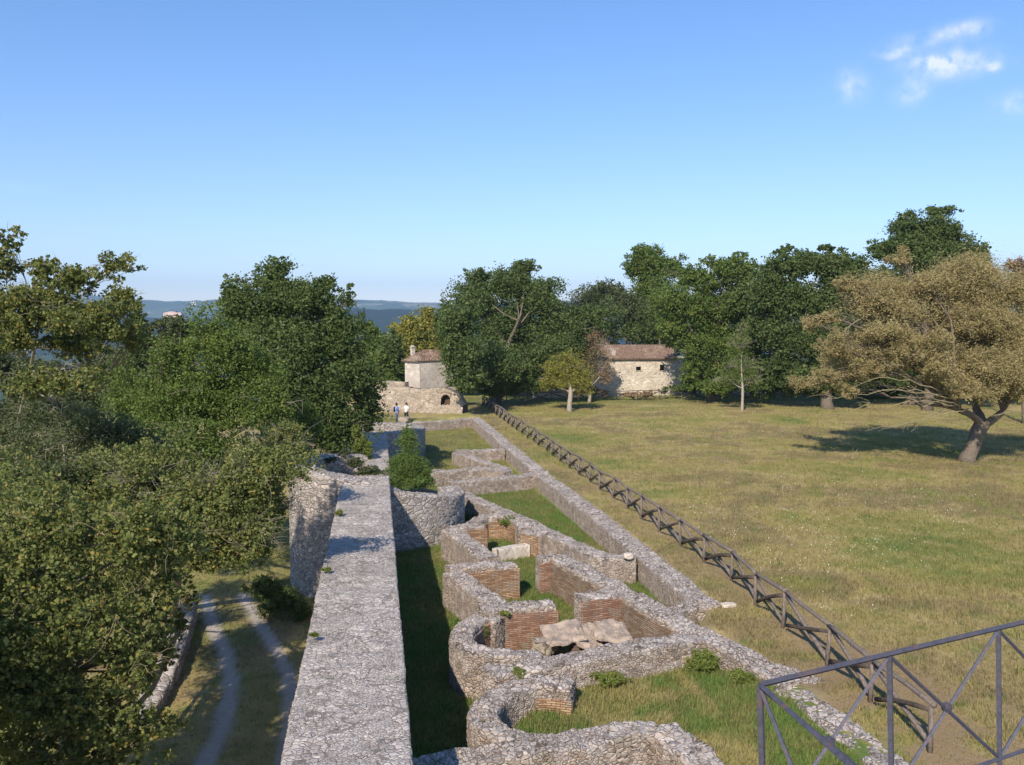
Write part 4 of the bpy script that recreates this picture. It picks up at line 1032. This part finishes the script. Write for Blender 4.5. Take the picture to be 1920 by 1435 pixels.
tree('cypress_tree', 'small dark columnar tree top standing against the distant hills at left', 'tree', 60,
     [(258,600,20,44),(264,650,30,50),(260,560,8,22),(275,720,50,60)], 262, 13050, 0.172, 'oak', seed=16, trunk_r=.2)
tree('holm_oak', 'large dark round oak rising above the lane left of the round towers', 'tree', 52,
     [(510,550,55,50),(455,580,50,50),(560,560,60,50),(620,580,45,45),(640,640,50,60),(560,640,90,75),(480,640,70,70),(655,700,55,65),(590,730,90,80),(690,760,34,60,1),(640,790,60,60),(560,810,60,50),(500,720,70,70),(520,505,30,24),(615,540,25,28),(655,560,14,30),(430,545,18,24)],
     620, 110200, 0.195, 'oak', seed=17, trunk_r=.5, fill=.6, twigs=20, clump=24)
# far left, beyond the lane
for i, (px, py, rx, ry, D, mm, lab) in enumerate([
    (700,640,30,34,110,'locust','green tree between the dark round oak and the tower house'),
    (736,680,24,52,104,'oak','dark narrow tree just left of the tower house'),
    (765,640,46,46,118,'yellowgreen','yellow-green tree standing behind the tower house'),
    (805,630,34,46,122,'yellowgreen','paler yellow-green tree half hidden behind the great oak'),
    (712,700,30,30,100,'locust','low green bush behind the pale wall stub left of the tower house')]):
    tree('broadleaf_tree', lab, 'tree', D, [(px,py,rx,ry),(px-rx*.5,py+ry*.6,rx*.8,ry*.7),(px+rx*.5,py+ry*.6,rx*.8,ry*.7),(px,py-ry*.5,rx*.6,ry*.6)], px, 13000, .38, mm, seed=30+i, trunk_r=.25)
for i, (px, py, rx, ry, D) in enumerate([(40,700,60,30,75),(150,715,50,25,90),(200,745,60,34,70),(0,790,60,40,55),(320,640,22,14,130),(90,730,50,22,110)]):
    tree('broadleaf_tree', 'distant rounded tree in the valley seen through the airy tree at left', 'tree', D, [(px,py,rx,ry),(px+rx*.4,py+5,rx*.6,ry*.9)], px, 8700, 0.273, 'oakgrey', seed=40+i, trunk_r=.2, group='valley trees at left')
# beyond the meadow
tree('great_oak', 'great dark green oak standing at the corner where the two fences meet', 'tree', 101,
     [(960,530,55,40),(900,570,60,45),(1010,560,60,45),(860,610,50,45,-15),(950,620,80,60),(1050,600,50,50),(860,670,55,50,-16),(930,690,70,45,-8),(1010,670,70,50,-2),(1070,640,50,50),(835,590,18,30,-14),(870,712,48,26,-16),(960,720,50,20,-3),(920,725,40,20,-6),(1010,715,40,22),(895,520,24,24),(985,500,28,18),(1100,600,30,40),(1075,690,40,40)],
     925, 133400, 0.281, 'oak', seed=51, trunk_r=.6, fill=.6, clump=24)
tree('broadleaf_tree', 'grey-green feathery tree behind the farmhouse roof', 'tree', 128,
     [(1110,570,45,40),(1170,570,45,40),(1140,545,40,26),(1190,600,40,40),(1100,620,50,40),(1060,600,40,50),(1080,640,50,40),(1210,620,40,40)], 1140, 37700, 0.328, 'oakgrey', seed=52, trunk_r=.4, fill=.6)
tree('broadleaf_tree', 'dark tree mass directly above the farmhouse ridge', 'tree', 122,
     [(1130,625,50,26),(1190,625,50,28),(1230,600,40,40),(1260,560,50,50),(1300,600,50,60),(1410,600,60,70),(1400,690,60,50),(1330,690,60,50),(1268,640,34,44),(1140,600,50,40)], 1165, 23200, 0.328, 'oak', seed=53, trunk_r=.4)
tree('poplar_tree', 'tall bright rounded treetop poking above the others behind the farmhouse', 'tree', 132,
     [(1220,490,40,28),(1190,505,32,28),(1250,500,34,28),(1215,470,28,14),(1220,540,50,40),(1220,600,50,60)], 1220, 43500, 0.351, 'locust', seed=54, trunk_r=.5, fill=.65)
tree('locust_tree', 'light green locust tree with open crown right of the farmhouse roof', 'tree', 101,
     [(1300,520,55,30),(1360,505,50,28),(1400,520,45,32),(1270,570,55,40),(1340,580,70,45),(1400,580,50,40),(1268,615,38,30),(1310,640,60,40),(1380,650,60,40),(1312,688,42,28),(1350,705,60,28),(1420,640,40,50),(1340,722,60,20,-2),(1400,715,50,24,-2),(1440,580,40,60),(1330,490,16,14),(1385,482,18,10)],
     1335, 92800, 0.296, 'locust', seed=55, trunk_r=.5, fill=.6, twigs=30, clump=24)
tree('oak_tree', 'dense dark oak between the locust tree and the willow', 'tree', 93,
     [(1470,500,55,32),(1540,495,60,30),(1590,510,50,32),(1480,560,70,50),(1560,560,70,50),(1620,560,50,50),(1440,540,50,50),(1460,620,60,50),(1540,630,70,50),(1610,640,60,50),(1470,690,60,36),(1540,700,60,34),(1545,465,26,10),(1470,468,22,10),(1580,722,56,26,0),(1500,725,56,22,2),(1440,715,44,28,4),(1400,560,40,60,6)],
     1555, 110200, 0.312, 'oak', seed=56, trunk_r=.6, fill=.6, clump=24)
tree('oak_tree', 'tallest dark oak rising behind the top of the willow', 'tree', 92,
     [(1750,430,45,38),(1700,420,34,26),(1785,440,22,28),(1765,400,30,14),(1690,460,60,34),(1760,470,80,40),(1830,490,40,26),(1650,470,26,22),(1720,520,90,50),(1800,540,80,50),(1845,470,14,14),(1640,540,50,50)],
     1740, 75400, 0.265, 'oak', seed=57, trunk_r=.5, fill=.55, clump=22)
tree('oak_tree', 'dark oak in the shade behind the lower left of the willow', 'tree', 98,
     [(1650,620,70,60),(1730,640,80,70),(1800,650,80,70),(1880,640,80,80),(1700,700,80,40),(1800,700,90,40),(1900,700,80,40),(1960,600,80,90),(1620,700,60,34)], 1700, 58000, 0.328, 'oak', seed=58, trunk_r=.5, clump=24)
tree('bare_tree', 'thin reddish half-bare treetop at the right edge above the willow', 'tree', 80,
     [(1900,500,26,18),(1915,520,26,22),(1930,495,26,20)], 1925, 2600, .2, 'dryleaf', seed=59, trunk_r=.2, bare=2.0, twigs=40, clump=10)
for (xs_, y_, rx_, ry_, D_, lab_) in ((range(1330,1620,48), 722, 44, 26, 114, 'dark undergrowth under the oaks right of the farmhouse'), (range(880,1110,46), 712, 42, 34, 112, 'dark undergrowth behind the fence corner below the great oak'),
                                (range(1610,2000,55), 716, 50, 34, 108, 'dark undergrowth at the meadow edge behind the willow')):
    tree('undergrowth', lab_, 'bushes', D_, [(x_, y_ + (x_ % 7) - 3, rx_, ry_) for x_ in xs_], float(xs_[len(xs_)//2]), 26000, .34, 'oak', seed=int(D_), trunk_r=.08, fill=.4)
# willow in the meadow
wx = lambda x, y, rx, ry, o=0: (1450 + x/2.87, 380 + y/2.87, rx/2.87, ry/2.87, o)
wl = [wx(700,300,70,50),wx(420,450,85,60),wx(285,620,85,55,-1),wx(560,540,140,75),wx(820,430,150,85),wx(1080,380,150,95),wx(1280,480,140,110),
      wx(350,770,100,80,-2),wx(275,945,80,70,-2),wx(620,700,160,80,-2),wx(830,760,150,90,-3),wx(900,900,95,75,-4),wx(1060,640,140,110,-1),wx(1250,700,170,140,-1),
      wx(1180,900,160,120,-3),wx(460,880,130,80,-2),wx(1090,1010,140,70,-4),wx(1330,950,140,120,-2),wx(1500,700,200,220),wx(1500,1000,160,120),wx(700,860,120,50,2),wx(390,1005,70,45,-1),
      wx(700,560,120,90,3),wx(1000,560,160,120,4),wx(520,700,120,80,3)]
wb = P(1812, 864, 0)
def willow():
    rs = np.random.RandomState(77); D = 58.0
    lobes = []
    for l in wl:
        dd = D + l[4]; c = PD(l[0], l[1], dd); k = dd/F; lobes.append((c[0], c[1], c[2], l[2]*k, l[2]*k*1.3, l[3]*k))
    for (x_, y_, rx_, ry_, o_) in [(700,560,330,190,1),(1120,560,330,230,1),(480,800,260,110,0),(900,780,280,120,1),(1250,850,280,200,1)]:
        c = PD(1450+x_/2.87, 380+y_/2.87, D+o_); k = D/F/2.87; lobes.append((c[0], c[1], c[2], rx_*k, rx_*k*1.0, ry_*k))
    lobes += [(l[0]+rs.uniform(-.6,.6), l[1]+rs.uniform(0,3), l[2]+rs.uniform(-.6,.3), l[3]*.9, l[4]*.9, l[5]*.8) for l in lobes[:18]]
    root = empty('willow_tree', tuple(wb), label='wide spreading olive-brown willow with a split leaning trunk in the meadow', category='tree')
    pos, tint, cen, li = crown_points(lobes, 420000, 40, rs, .0, 1.0)
    tint = np.where(rs.uniform(size=len(tint)) < .03, .985, tint*.93)
    link('crown', leaves_mesh('crown', pos, .17*rs.uniform(.6, 1.4, len(pos)), tint, .26, -.3), M['willow'], root)
    b = MB(); fk = PD(1842, 793, D); base = np.array(wb)
    b.tube([base-[0,0,.2], base+(fk-base)*.12, base+(fk-base)*.4+[.05,0,0], base+(fk-base)*.75+[-.05,0,0], fk], [.66,.48,.42,.46,.48], 14, .16)
    fl = PD(1800, 770, D-1); fr_ = PD(1880, 772, D-.5)
    limb(b, fk-[.15,0,.1], fl, .28, .18, rs, .02, 10, 5); limb(b, fk+[.15,0,-.1], fr_, .30, .20, rs, .02, 10, 5)
    fb_ = PD(1830, 740, D+2); limb(b, fk, fb_, .3, .2, rs, .03, 8)
    for i, l in enumerate(lobes):
        c = np.array(l[:3]); src = fl if c[0] < fl[0] - .3 else (fr_ if c[0] > fr_[0]-1.5 else fb_)
        mp = limb(b, src, c, .10, .03, rs, .12, 7, 8)
        own = np.where(li == i)[0]
        for j in own[:8]: limb(b, mp[rs.randint(4, 8)], cen[j], .03, .012, rs, .06, 5, 5)
    b.build('trunk', M['bark'], root, smooth=True)
    t_ = MB()                                                  # pale bare branches sweeping out low on the left and inside the crown
    for (x0, y0, x1, y1) in [(1050,1110,490,1230),(1000,1090,310,1140),(980,1060,260,1060),(940,1120,740,1235),(900,1020,420,1000),(980,1050,560,1010),(900,680,820,560),(900,680,940,540),
                             (820,920,820,820),(700,880,600,880),(720,870,800,820),(1060,720,1060,610),(470,630,370,700),(960,1080,720,1060),(930,1100,680,1080),(1000,1110,850,1050),(1170,1150,1340,1130),(760,1190,700,1215)]:
        mp = limb(t_, PD(1450+x0/2.87, 380+y0/2.87, D-3.0), PD(1450+x1/2.87, 380+y1/2.87, D-4.5), .045, .012, rs, .07, 5, 10)
        for _ in range(5):
            a_ = mp[rs.randint(3, 9)]; limb(t_, a_, a_ + (mp[-1]-mp[0])*rs.uniform(.08,.22) + rs.normal(size=3)*.35, .018, .006, rs, .05, 4, 6)
    for i in range(260):
        l = lobes[rs.randint(len(lobes))]; dv = rs.normal(size=3); dv /= np.linalg.norm(dv); dv[2] = abs(dv[2])*.5
        limb(t_, np.array(l[:3])+dv*np.array(l[3:6])*.3, np.array(l[:3])+dv*np.array(l[3:6])*rs.uniform(.95,1.12), .022, .007, rs, .08, 4, 6)
    t_.build('bare_branches', M['yellowbark'], root, smooth=True, kind='stuff')
willow()
# small trees in the meadow
tree('meadow_tree', 'small yellow-green tree with a pale straight trunk before the far fence', 'tree', 92,
     [(1060,688,46,26),(1062,715,48,26),(1030,715,24,18),(1090,722,30,20),(1100,705,22,20),(1035,695,26,16),(1085,690,24,22),(1070,720,34,18),(1060,668,22,12)], tuple(P(1069,772,0)), 17400, 0.156, 'yellowgreen', 'palebark', .26, seed=61, fork=.5, twigs=30, bare=1, clump=18, rare=.0)
tree('meadow_tree', 'sparse thin-crowned young tree with a pale slim trunk at the right of the meadow', 'tree', 91,
     [(1395,690,34,34),(1385,650,24,40),(1370,715,36,18),(1410,715,26,20),(1392,620,14,26)], tuple(P(1392,774,0)), 5200, .18, 'locust', 'palebark', .15, seed=62, fork=.45, twigs=90, bare=2, clump=10)
tree('bare_tree', 'brownish half-bare tree at the left corner of the farmhouse', 'tree', 101,
     [(1110,650,28,36),(1100,690,38,36),(1085,720,34,24),(1130,700,20,34),(1120,625,16,20)], 1105, 7540, 0.195, 'dryleaf', 'palebark', .2, seed=63, twigs=110, bare=2, clump=12)
tree('bush', 'low dark green bush under the locust beside the farmhouse wall', 'bush', 105, [(1270,728,22,10),(1300,722,30,16),(1245,735,12,7)], 1280, 6525, 0.218, 'oak', seed=64, trunk_r=.08)
tree('bush', 'scrubby pale bush at the foot of the farmhouse by the far fence', 'bush', 104, [(1215,738,30,8),(1180,740,24,6),(1120,735,26,10)], 1190, 3200, .2, 'dryleaf', seed=65, trunk_r=.05)
# shrubs by the towers
tree('feathery_bush', 'bright green feathery bush growing on top of the near round tower', 'bush', 43.5,
     [(765,830,24,24),(752,865,30,30),(775,875,26,34),(745,895,26,24),(785,900,24,20),(763,812,12,16),(742,908,18,12),(798,888,16,20),(780,906,26,14),(806,905,12,10)], tuple(P(765,918,.8)), 43500, 0.078, 'bushgreen', 'bark', seed=66, trunk_r=.035, aspect=.4, fill=.35)
tree('shrub', 'dark leafy shrub growing out of the hollow top of the near round tower', 'shrub', 43,
     [(665,868,20,10),(690,885,24,12),(645,850,10,8,1),(710,893,18,9),(620,862,14,6)], tuple(PD(680,890,43)), 13050, 0.086, 'oakgrey', seed=67, trunk_r=.04)
tree('shrub', 'yellowish scraggly shrub beside the pale slab top beyond the near tower', 'shrub', 50,
     [(675,835,14,24),(690,850,12,20),(668,812,9,20)], tuple(P(678,905,-2.5)), 7975, 0.101, 'weed', seed=68, trunk_r=.05)
tree('shrub', 'low green shrub at the foot of the round tower beside the lane', 'shrub', 36, [(520,1120,46,34),(555,1140,34,30),(490,1100,30,26)], tuple(P(525,1160,-3.1)), 13050, 0.094, 'oak', seed=69, trunk_r=.05)
tree('shrub', 'green tuft beside the right foot of the near round tower', 'shrub', 44, [(880,970,12,12),(888,976,12,8)], tuple(P(880,985,-.8)), 1800, .1, 'bushgreen', seed=70, trunk_r=.03)
# weeds on the ruins
wd = [(955,978,26,10,-.05,'weeds drooping over the broken farthest apse'),(1030,1008,12,14,-.5,'yellow-green weed against the oblique wall by the brick stub'),(905,1180,10,12,0,'yellow-green weed inside the horseshoe apse'),
      (947,1150,12,6,.3,'dry weeds on the wall joint beside the red brick face'),(1320,1240,34,24,-.2,'bright weeds at the foot of the long rubble cross wall'),(1140,1270,40,10,-.3,'scattered weeds along the front of the long cross wall'),
      (966,1262,22,7,.1,'small green tuft between the cross wall and the nearest apse'),(912,1395,22,9,-.4,'dry tuft at the foot of the nearest apse'),(940,855,14,10,-.6,'pale weeds in the small walled triangle'),(1395,1275,26,22,-.2,'dark weeds against the long wall near the railing'),
      (636,962,7,5,2.05,'grassy weed on the left edge of the broad wall, far one'),(613,1068,8,4,2.05,'grassy weed on the left edge of the broad wall, middle one'),(588,1190,7,4,2.05,'small mossy tuft on the left edge of the broad wall, nearest one'),
      (873,1115,6,10,-.3,'small yellow plant on the pale wall beside the shaded strip')]
for i, (px, py, rx, ry, z, lab) in enumerate(wd):
    c = P(px, py, z); D = math.hypot(c[0]*fw[0], c[1]*fw[1]); D = float(np.dot(c[:2], fw[:2]/np.linalg.norm(fw[:2])))
    tree('weeds', lab, 'weeds', D, [(px,py,rx,ry),(px+rx*.5,py+ry*.3,rx*.6,ry*.6)], tuple(P(px,py+ry*.6,z-.1)), int(260*max(rx*ry/40, 3)), .085, 'weed', seed=80+i, trunk_r=.012, aspect=.3, fill=.1, clump=14)
# dead branch lying in the meadow
rs = np.random.RandomState(5); b = MB(); c = P(1596, 862, .05)
limb(b, c, c+[.55,0,.75], .03, .012, rs, 0, 5); limb(b, c+[.1,0,.15], c+[-.1,.1,.6], .02, .01, rs, 0, 5); limb(b, c, c+[1.0,.2,.02], .03, .012, rs, .05, 5); limb(b, c+[.25,0,.35], c+[.1,0,.8], .018, .008, rs, 0, 5)
b.build('dead_branch', M['yellowbark'], base=tuple(c), label='small dead forked branch lying in the meadow left of the willow', category='branch')

# grass
def scatter(n, xr, yr, dens, rs):
    out = []
    while sum(len(o) for o in out) < n:
        x = rs.uniform(*xr, n); y = rs.uniform(*yr, n); k = rs.uniform(size=n) < dens(x, y); out.append(np.stack([x[k], y[k]], 1))
    return np.concatenate(out)[:n]
def blades(name, pts, hgt, wid, rs, nb=3, **tags):
    n = len(pts)*nb; base = np.repeat(pts, nb, 0) + rs.normal(0, .05, (n, 2))
    z = H(base[:,0], base[:,1]) - .01; g, ba, tr = fields(base[:,0], base[:,1])
    h = hgt * rs.uniform(.4, 1.3, n) * (1 - .7*ba) * (1-.95*tr); a = rs.uniform(0, 2*np.pi, n); ln = rs.uniform(.15, .7, n)*h
    wv = np.stack([np.cos(a+1.5)*wid, np.sin(a+1.5)*wid, a*0], 1)*rs.uniform(.6,1.4,n)[:,None]
    B = np.stack([base[:,0], base[:,1], z], 1); T = B + np.stack([np.cos(a)*ln, np.sin(a)*ln, h], 1)
    V = np.stack([B-wv, B+wv, T], 1).reshape(-1, 3); Fc = np.arange(n*3).reshape(n, 3)
    return link(name, mesh_np(name, V, [Fc], [('tint','FACE','FLOAT',rs.uniform(0,1,n)),('green','POINT','FLOAT',np.repeat(g,3)),('bare','POINT','FLOAT',np.repeat(ba,3)),('track','POINT','FLOAT',np.repeat(tr,3))]), M['blade'], **tags)
rs = np.random.RandomState(8)
vis = lambda x, y: ((x*rt[0] + y*rt[1]) / (x*fw[0] + y*fw[1] + 1e-6) < .66)
fd = lambda x, y: np.where((x > xb(y)+.45) & vis(x, y), np.clip((24/np.maximum(y, 5))**1.3, 0, 1) * (.35 + .9*fbm(x*.4, y*.4, 3, 3)), 0)
blades('meadow_grass', scatter(150000, (9.5, 66), (15, 108), fd, rs), .17, .011, rs, 3, kind='stuff', label='dry olive and brown grass of the open meadow', category='grass')
ind = lambda x, y: np.where((x > .5) & (x < xb(y)-.5) & (y < Y_END-.3), np.clip((24/np.maximum(y, 5))**1.2, 0, 1), 0)
blades('court_grass', scatter(90000, (.4, 12), (14, 86), ind, rs), .15, .010, rs, 3, kind='stuff', label='green grass growing in the sunken strip and the ruined rooms', category='grass')
ln_ = lambda x, y: np.where((x < -1.7) & (x > -16), .5, 0)
blades('lane_grass', scatter(26000, (-16, -1.5), (18, 60), ln_, rs), .14, .011, rs, 3, kind='stuff', label='dry grass between and beside the lane ruts', category='grass')
# white meadow flowers
fp = scatter(3800, (13, 60), (22, 95), lambda x, y: np.where((x > xb(y)+3) & vis(x, y), sstep(.45, .7, fbm(x*.15, y*.15, 3, 55)) * np.clip(32/np.maximum(y, 10), 0, 1), 0), rs)
n = len(fp); z = H(fp[:,0], fp[:,1]) + rs.uniform(.12,.3,n); cc = np.stack([fp[:,0], fp[:,1], z], 1)
link('meadow_flowers', leaves_mesh('meadow_flowers', cc, rs.uniform(.018,.045,n), rs.uniform(0,1,n), .9), M['flower'], kind='stuff', label='tiny white flowers dotted through the meadow grass', category='flowers')

# ---------------------------------------------------------------- visitors
def person(px, py_feet, z, h, label, shirt, trousers, hair, face_rot, extra=None):
    base = P(px, py_feet, z)
    k = h/1.75
    me = bpy.data.meshes.new('body'); V = [(0,0,.98),(0,0,1.18),(0,.01,1.38),(0,0,1.50),(0,-.01,1.58),(0,-.015,1.68),
         (-.10,0,.92),(-.115,-.03,.50),(-.12,.02,.08),(-.12,-.14,.04), (.10,0,.92),(.12,.06,.50),(.13,.10,.10),(.13,-.05,.05),
         (-.20,0,1.40),(-.25,.02,1.13),(-.24,-.12,.90),(-.23,-.16,.82), (.20,0,1.40),(.25,.02,1.13),(.22,-.18,1.0),(.18,-.26,1.04)]
    E = [(0,1),(1,2),(2,3),(3,4),(4,5),(0,6),(6,7),(7,8),(8,9),(0,10),(10,11),(11,12),(12,13),(2,14),(14,15),(15,16),(16,17),(2,18),(18,19),(19,20),(20,21)]
    rad = [.15,.135,.155,.065,.07,.085,.095,.065,.045,.04,.095,.065,.045,.04,.065,.045,.034,.03,.065,.045,.034,.03]
    me.from_pydata([tuple(c*k for c in v) for v in V], E, [])
    root = bpy.data.objects.new('person', me); col.objects.link(root)
    sk = root.modifiers.new('skin', 'SKIN'); sk.use_smooth_shade = True
    for i, r_ in enumerate(rad): me.skin_vertices[0].data[i].radius = (r_*k, r_*k*.85)
    me.skin_vertices[0].data[0].use_root = True
    ss = root.modifiers.new('sub', 'SUBSURF'); ss.levels = 1; ss.render_levels = 1
    root.location = base; root.rotation_euler = (0, 0, face_rot)
    me.materials.append(M['skin'])
    root['label'] = label; root['category'] = 'person'; root['_w'] = (0, 0, 0)
    def shell(name, prof, m, off=(0,0,0), sq=.72, seg=16):
        b = MB(); V = []
        for (z_, r_) in prof:
            for j in range(seg):
                a = 2*math.pi*j/seg; V.append(((off[0]+math.cos(a)*r_)*k, (off[1]+math.sin(a)*r_*sq)*k, (z_+off[2])*k))
        n = len(prof); Qs = [(i*seg+j, i*seg+(j+1)%seg, (i+1)*seg+(j+1)%seg, (i+1)*seg+j) for i in range(n-1) for j in range(seg)]
        V += [(off[0]*k, off[1]*k, prof[0][0]*k), (off[0]*k, off[1]*k, prof[-1][0]*k)]
        T = [(n*seg, (j+1)%seg, j) for j in range(seg)] + [(n*seg+1, (n-1)*seg+j, (n-1)*seg+(j+1)%seg) for j in range(seg)]
        b.add(V, Qs, T); return b.build(name, m, root, smooth=True)
    shell('shirt', [(.86,.20),(.95,.205),(1.15,.19),(1.32,.215),(1.42,.20),(1.50,.10)], shirt)
    for sx in (-1, 1):
        b = MB(); b.tube([np.array((sx*.17,0,1.42))*k, np.array((sx*.235,.01,1.28))*k, np.array((sx*.262,.02,1.15))*k], [.075*k,.072*k,.066*k], 10); b.build('sleeve', shirt, root, smooth=True)
        q = [(-.10,0,.95),(-.115,-.03,.50),(-.12,.02,.10)] if sx < 0 else [(.10,0,.95),(.12,.06,.50),(.13,.10,.12)]
        b = MB(); b.tube([np.array(v)*k for v in q], [.12*k,.085*k,.065*k], 10); b.build('trouser_leg', trousers, root, smooth=True)
    shell('hair', [(1.56,.075),(1.64,.105),(1.72,.108),(1.78,.07),(1.80,.02)], hair, (0,.03,0), .95)
    if extra == 'backpack': shell('backpack', [(1.0,.12),(1.05,.15),(1.3,.155),(1.42,.12),(1.46,.06)], M['black'], (0,.22,0), .6)
    if extra == 'longhair': shell('long_hair', [(1.22,.06),(1.35,.10),(1.55,.11),(1.66,.10)], hair, (0,.07,0), .5)
    return root
M['skin'] = plain('skin', (.45,.28,.20), .6, 0, .05); M['blue'] = plain('cloth_blue', (.20,.30,.62), .85, 0, .1); M['jeans'] = plain('cloth_denim', (.05,.08,.17), .9, 0, .1)
M['black'] = plain('cloth_black', (.02,.02,.025), .9, 0, .1); M['white'] = plain('cloth_white', (.72,.66,.64), .9, 0, .05); M['hair'] = plain('hair_dark', (.025,.017,.012), .6, 0, .1)
person(744.5, 794, .15, 1.78, 'visitor in a light blue shirt with a black backpack, left of the pair', M['blue'], M['jeans'], M['hair'], R(70), 'backpack')
person(762, 790, .15, 1.66, 'long-haired visitor in a white top and black trousers, right of the pair', M['white'], M['black'], M['hair'], R(-40), 'longhair')

# ---------------------------------------------------------------- air
hz = MB(); x0, x1, y0, y1, z0, z1 = -9500, 9500, -300, 9000, -115, 420
hz.add([(x0,y0,z0),(x1,y0,z0),(x1,y1,z0),(x0,y1,z0),(x0,y0,z1),(x1,y0,z1),(x1,y1,z1),(x0,y1,z1)], [(0,3,2,1),(4,5,6,7),(0,1,5,4),(1,2,6,5),(2,3,7,6),(3,0,4,7)])
hm = bpy.data.materials.new('haze_air'); hm.use_nodes = True; t = hm.node_tree; t.nodes.clear()
oo = N(t, 'ShaderNodeOutputMaterial'); vv = N(t, 'ShaderNodeVolumePrincipled')
vv.inputs['Color'].default_value = (.50,.72,1,1); vv.inputs['Density'].default_value = .00013; vv.inputs['Anisotropy'].default_value = .1
t.links.new(vv.outputs[0], oo.inputs['Volume'])
hz.build('haze', hm, kind='stuff', label='thin blue haze in the air over the valley', category='haze')
for o in bpy.data.objects:
    if '_w' in o.keys(): del o['_w']
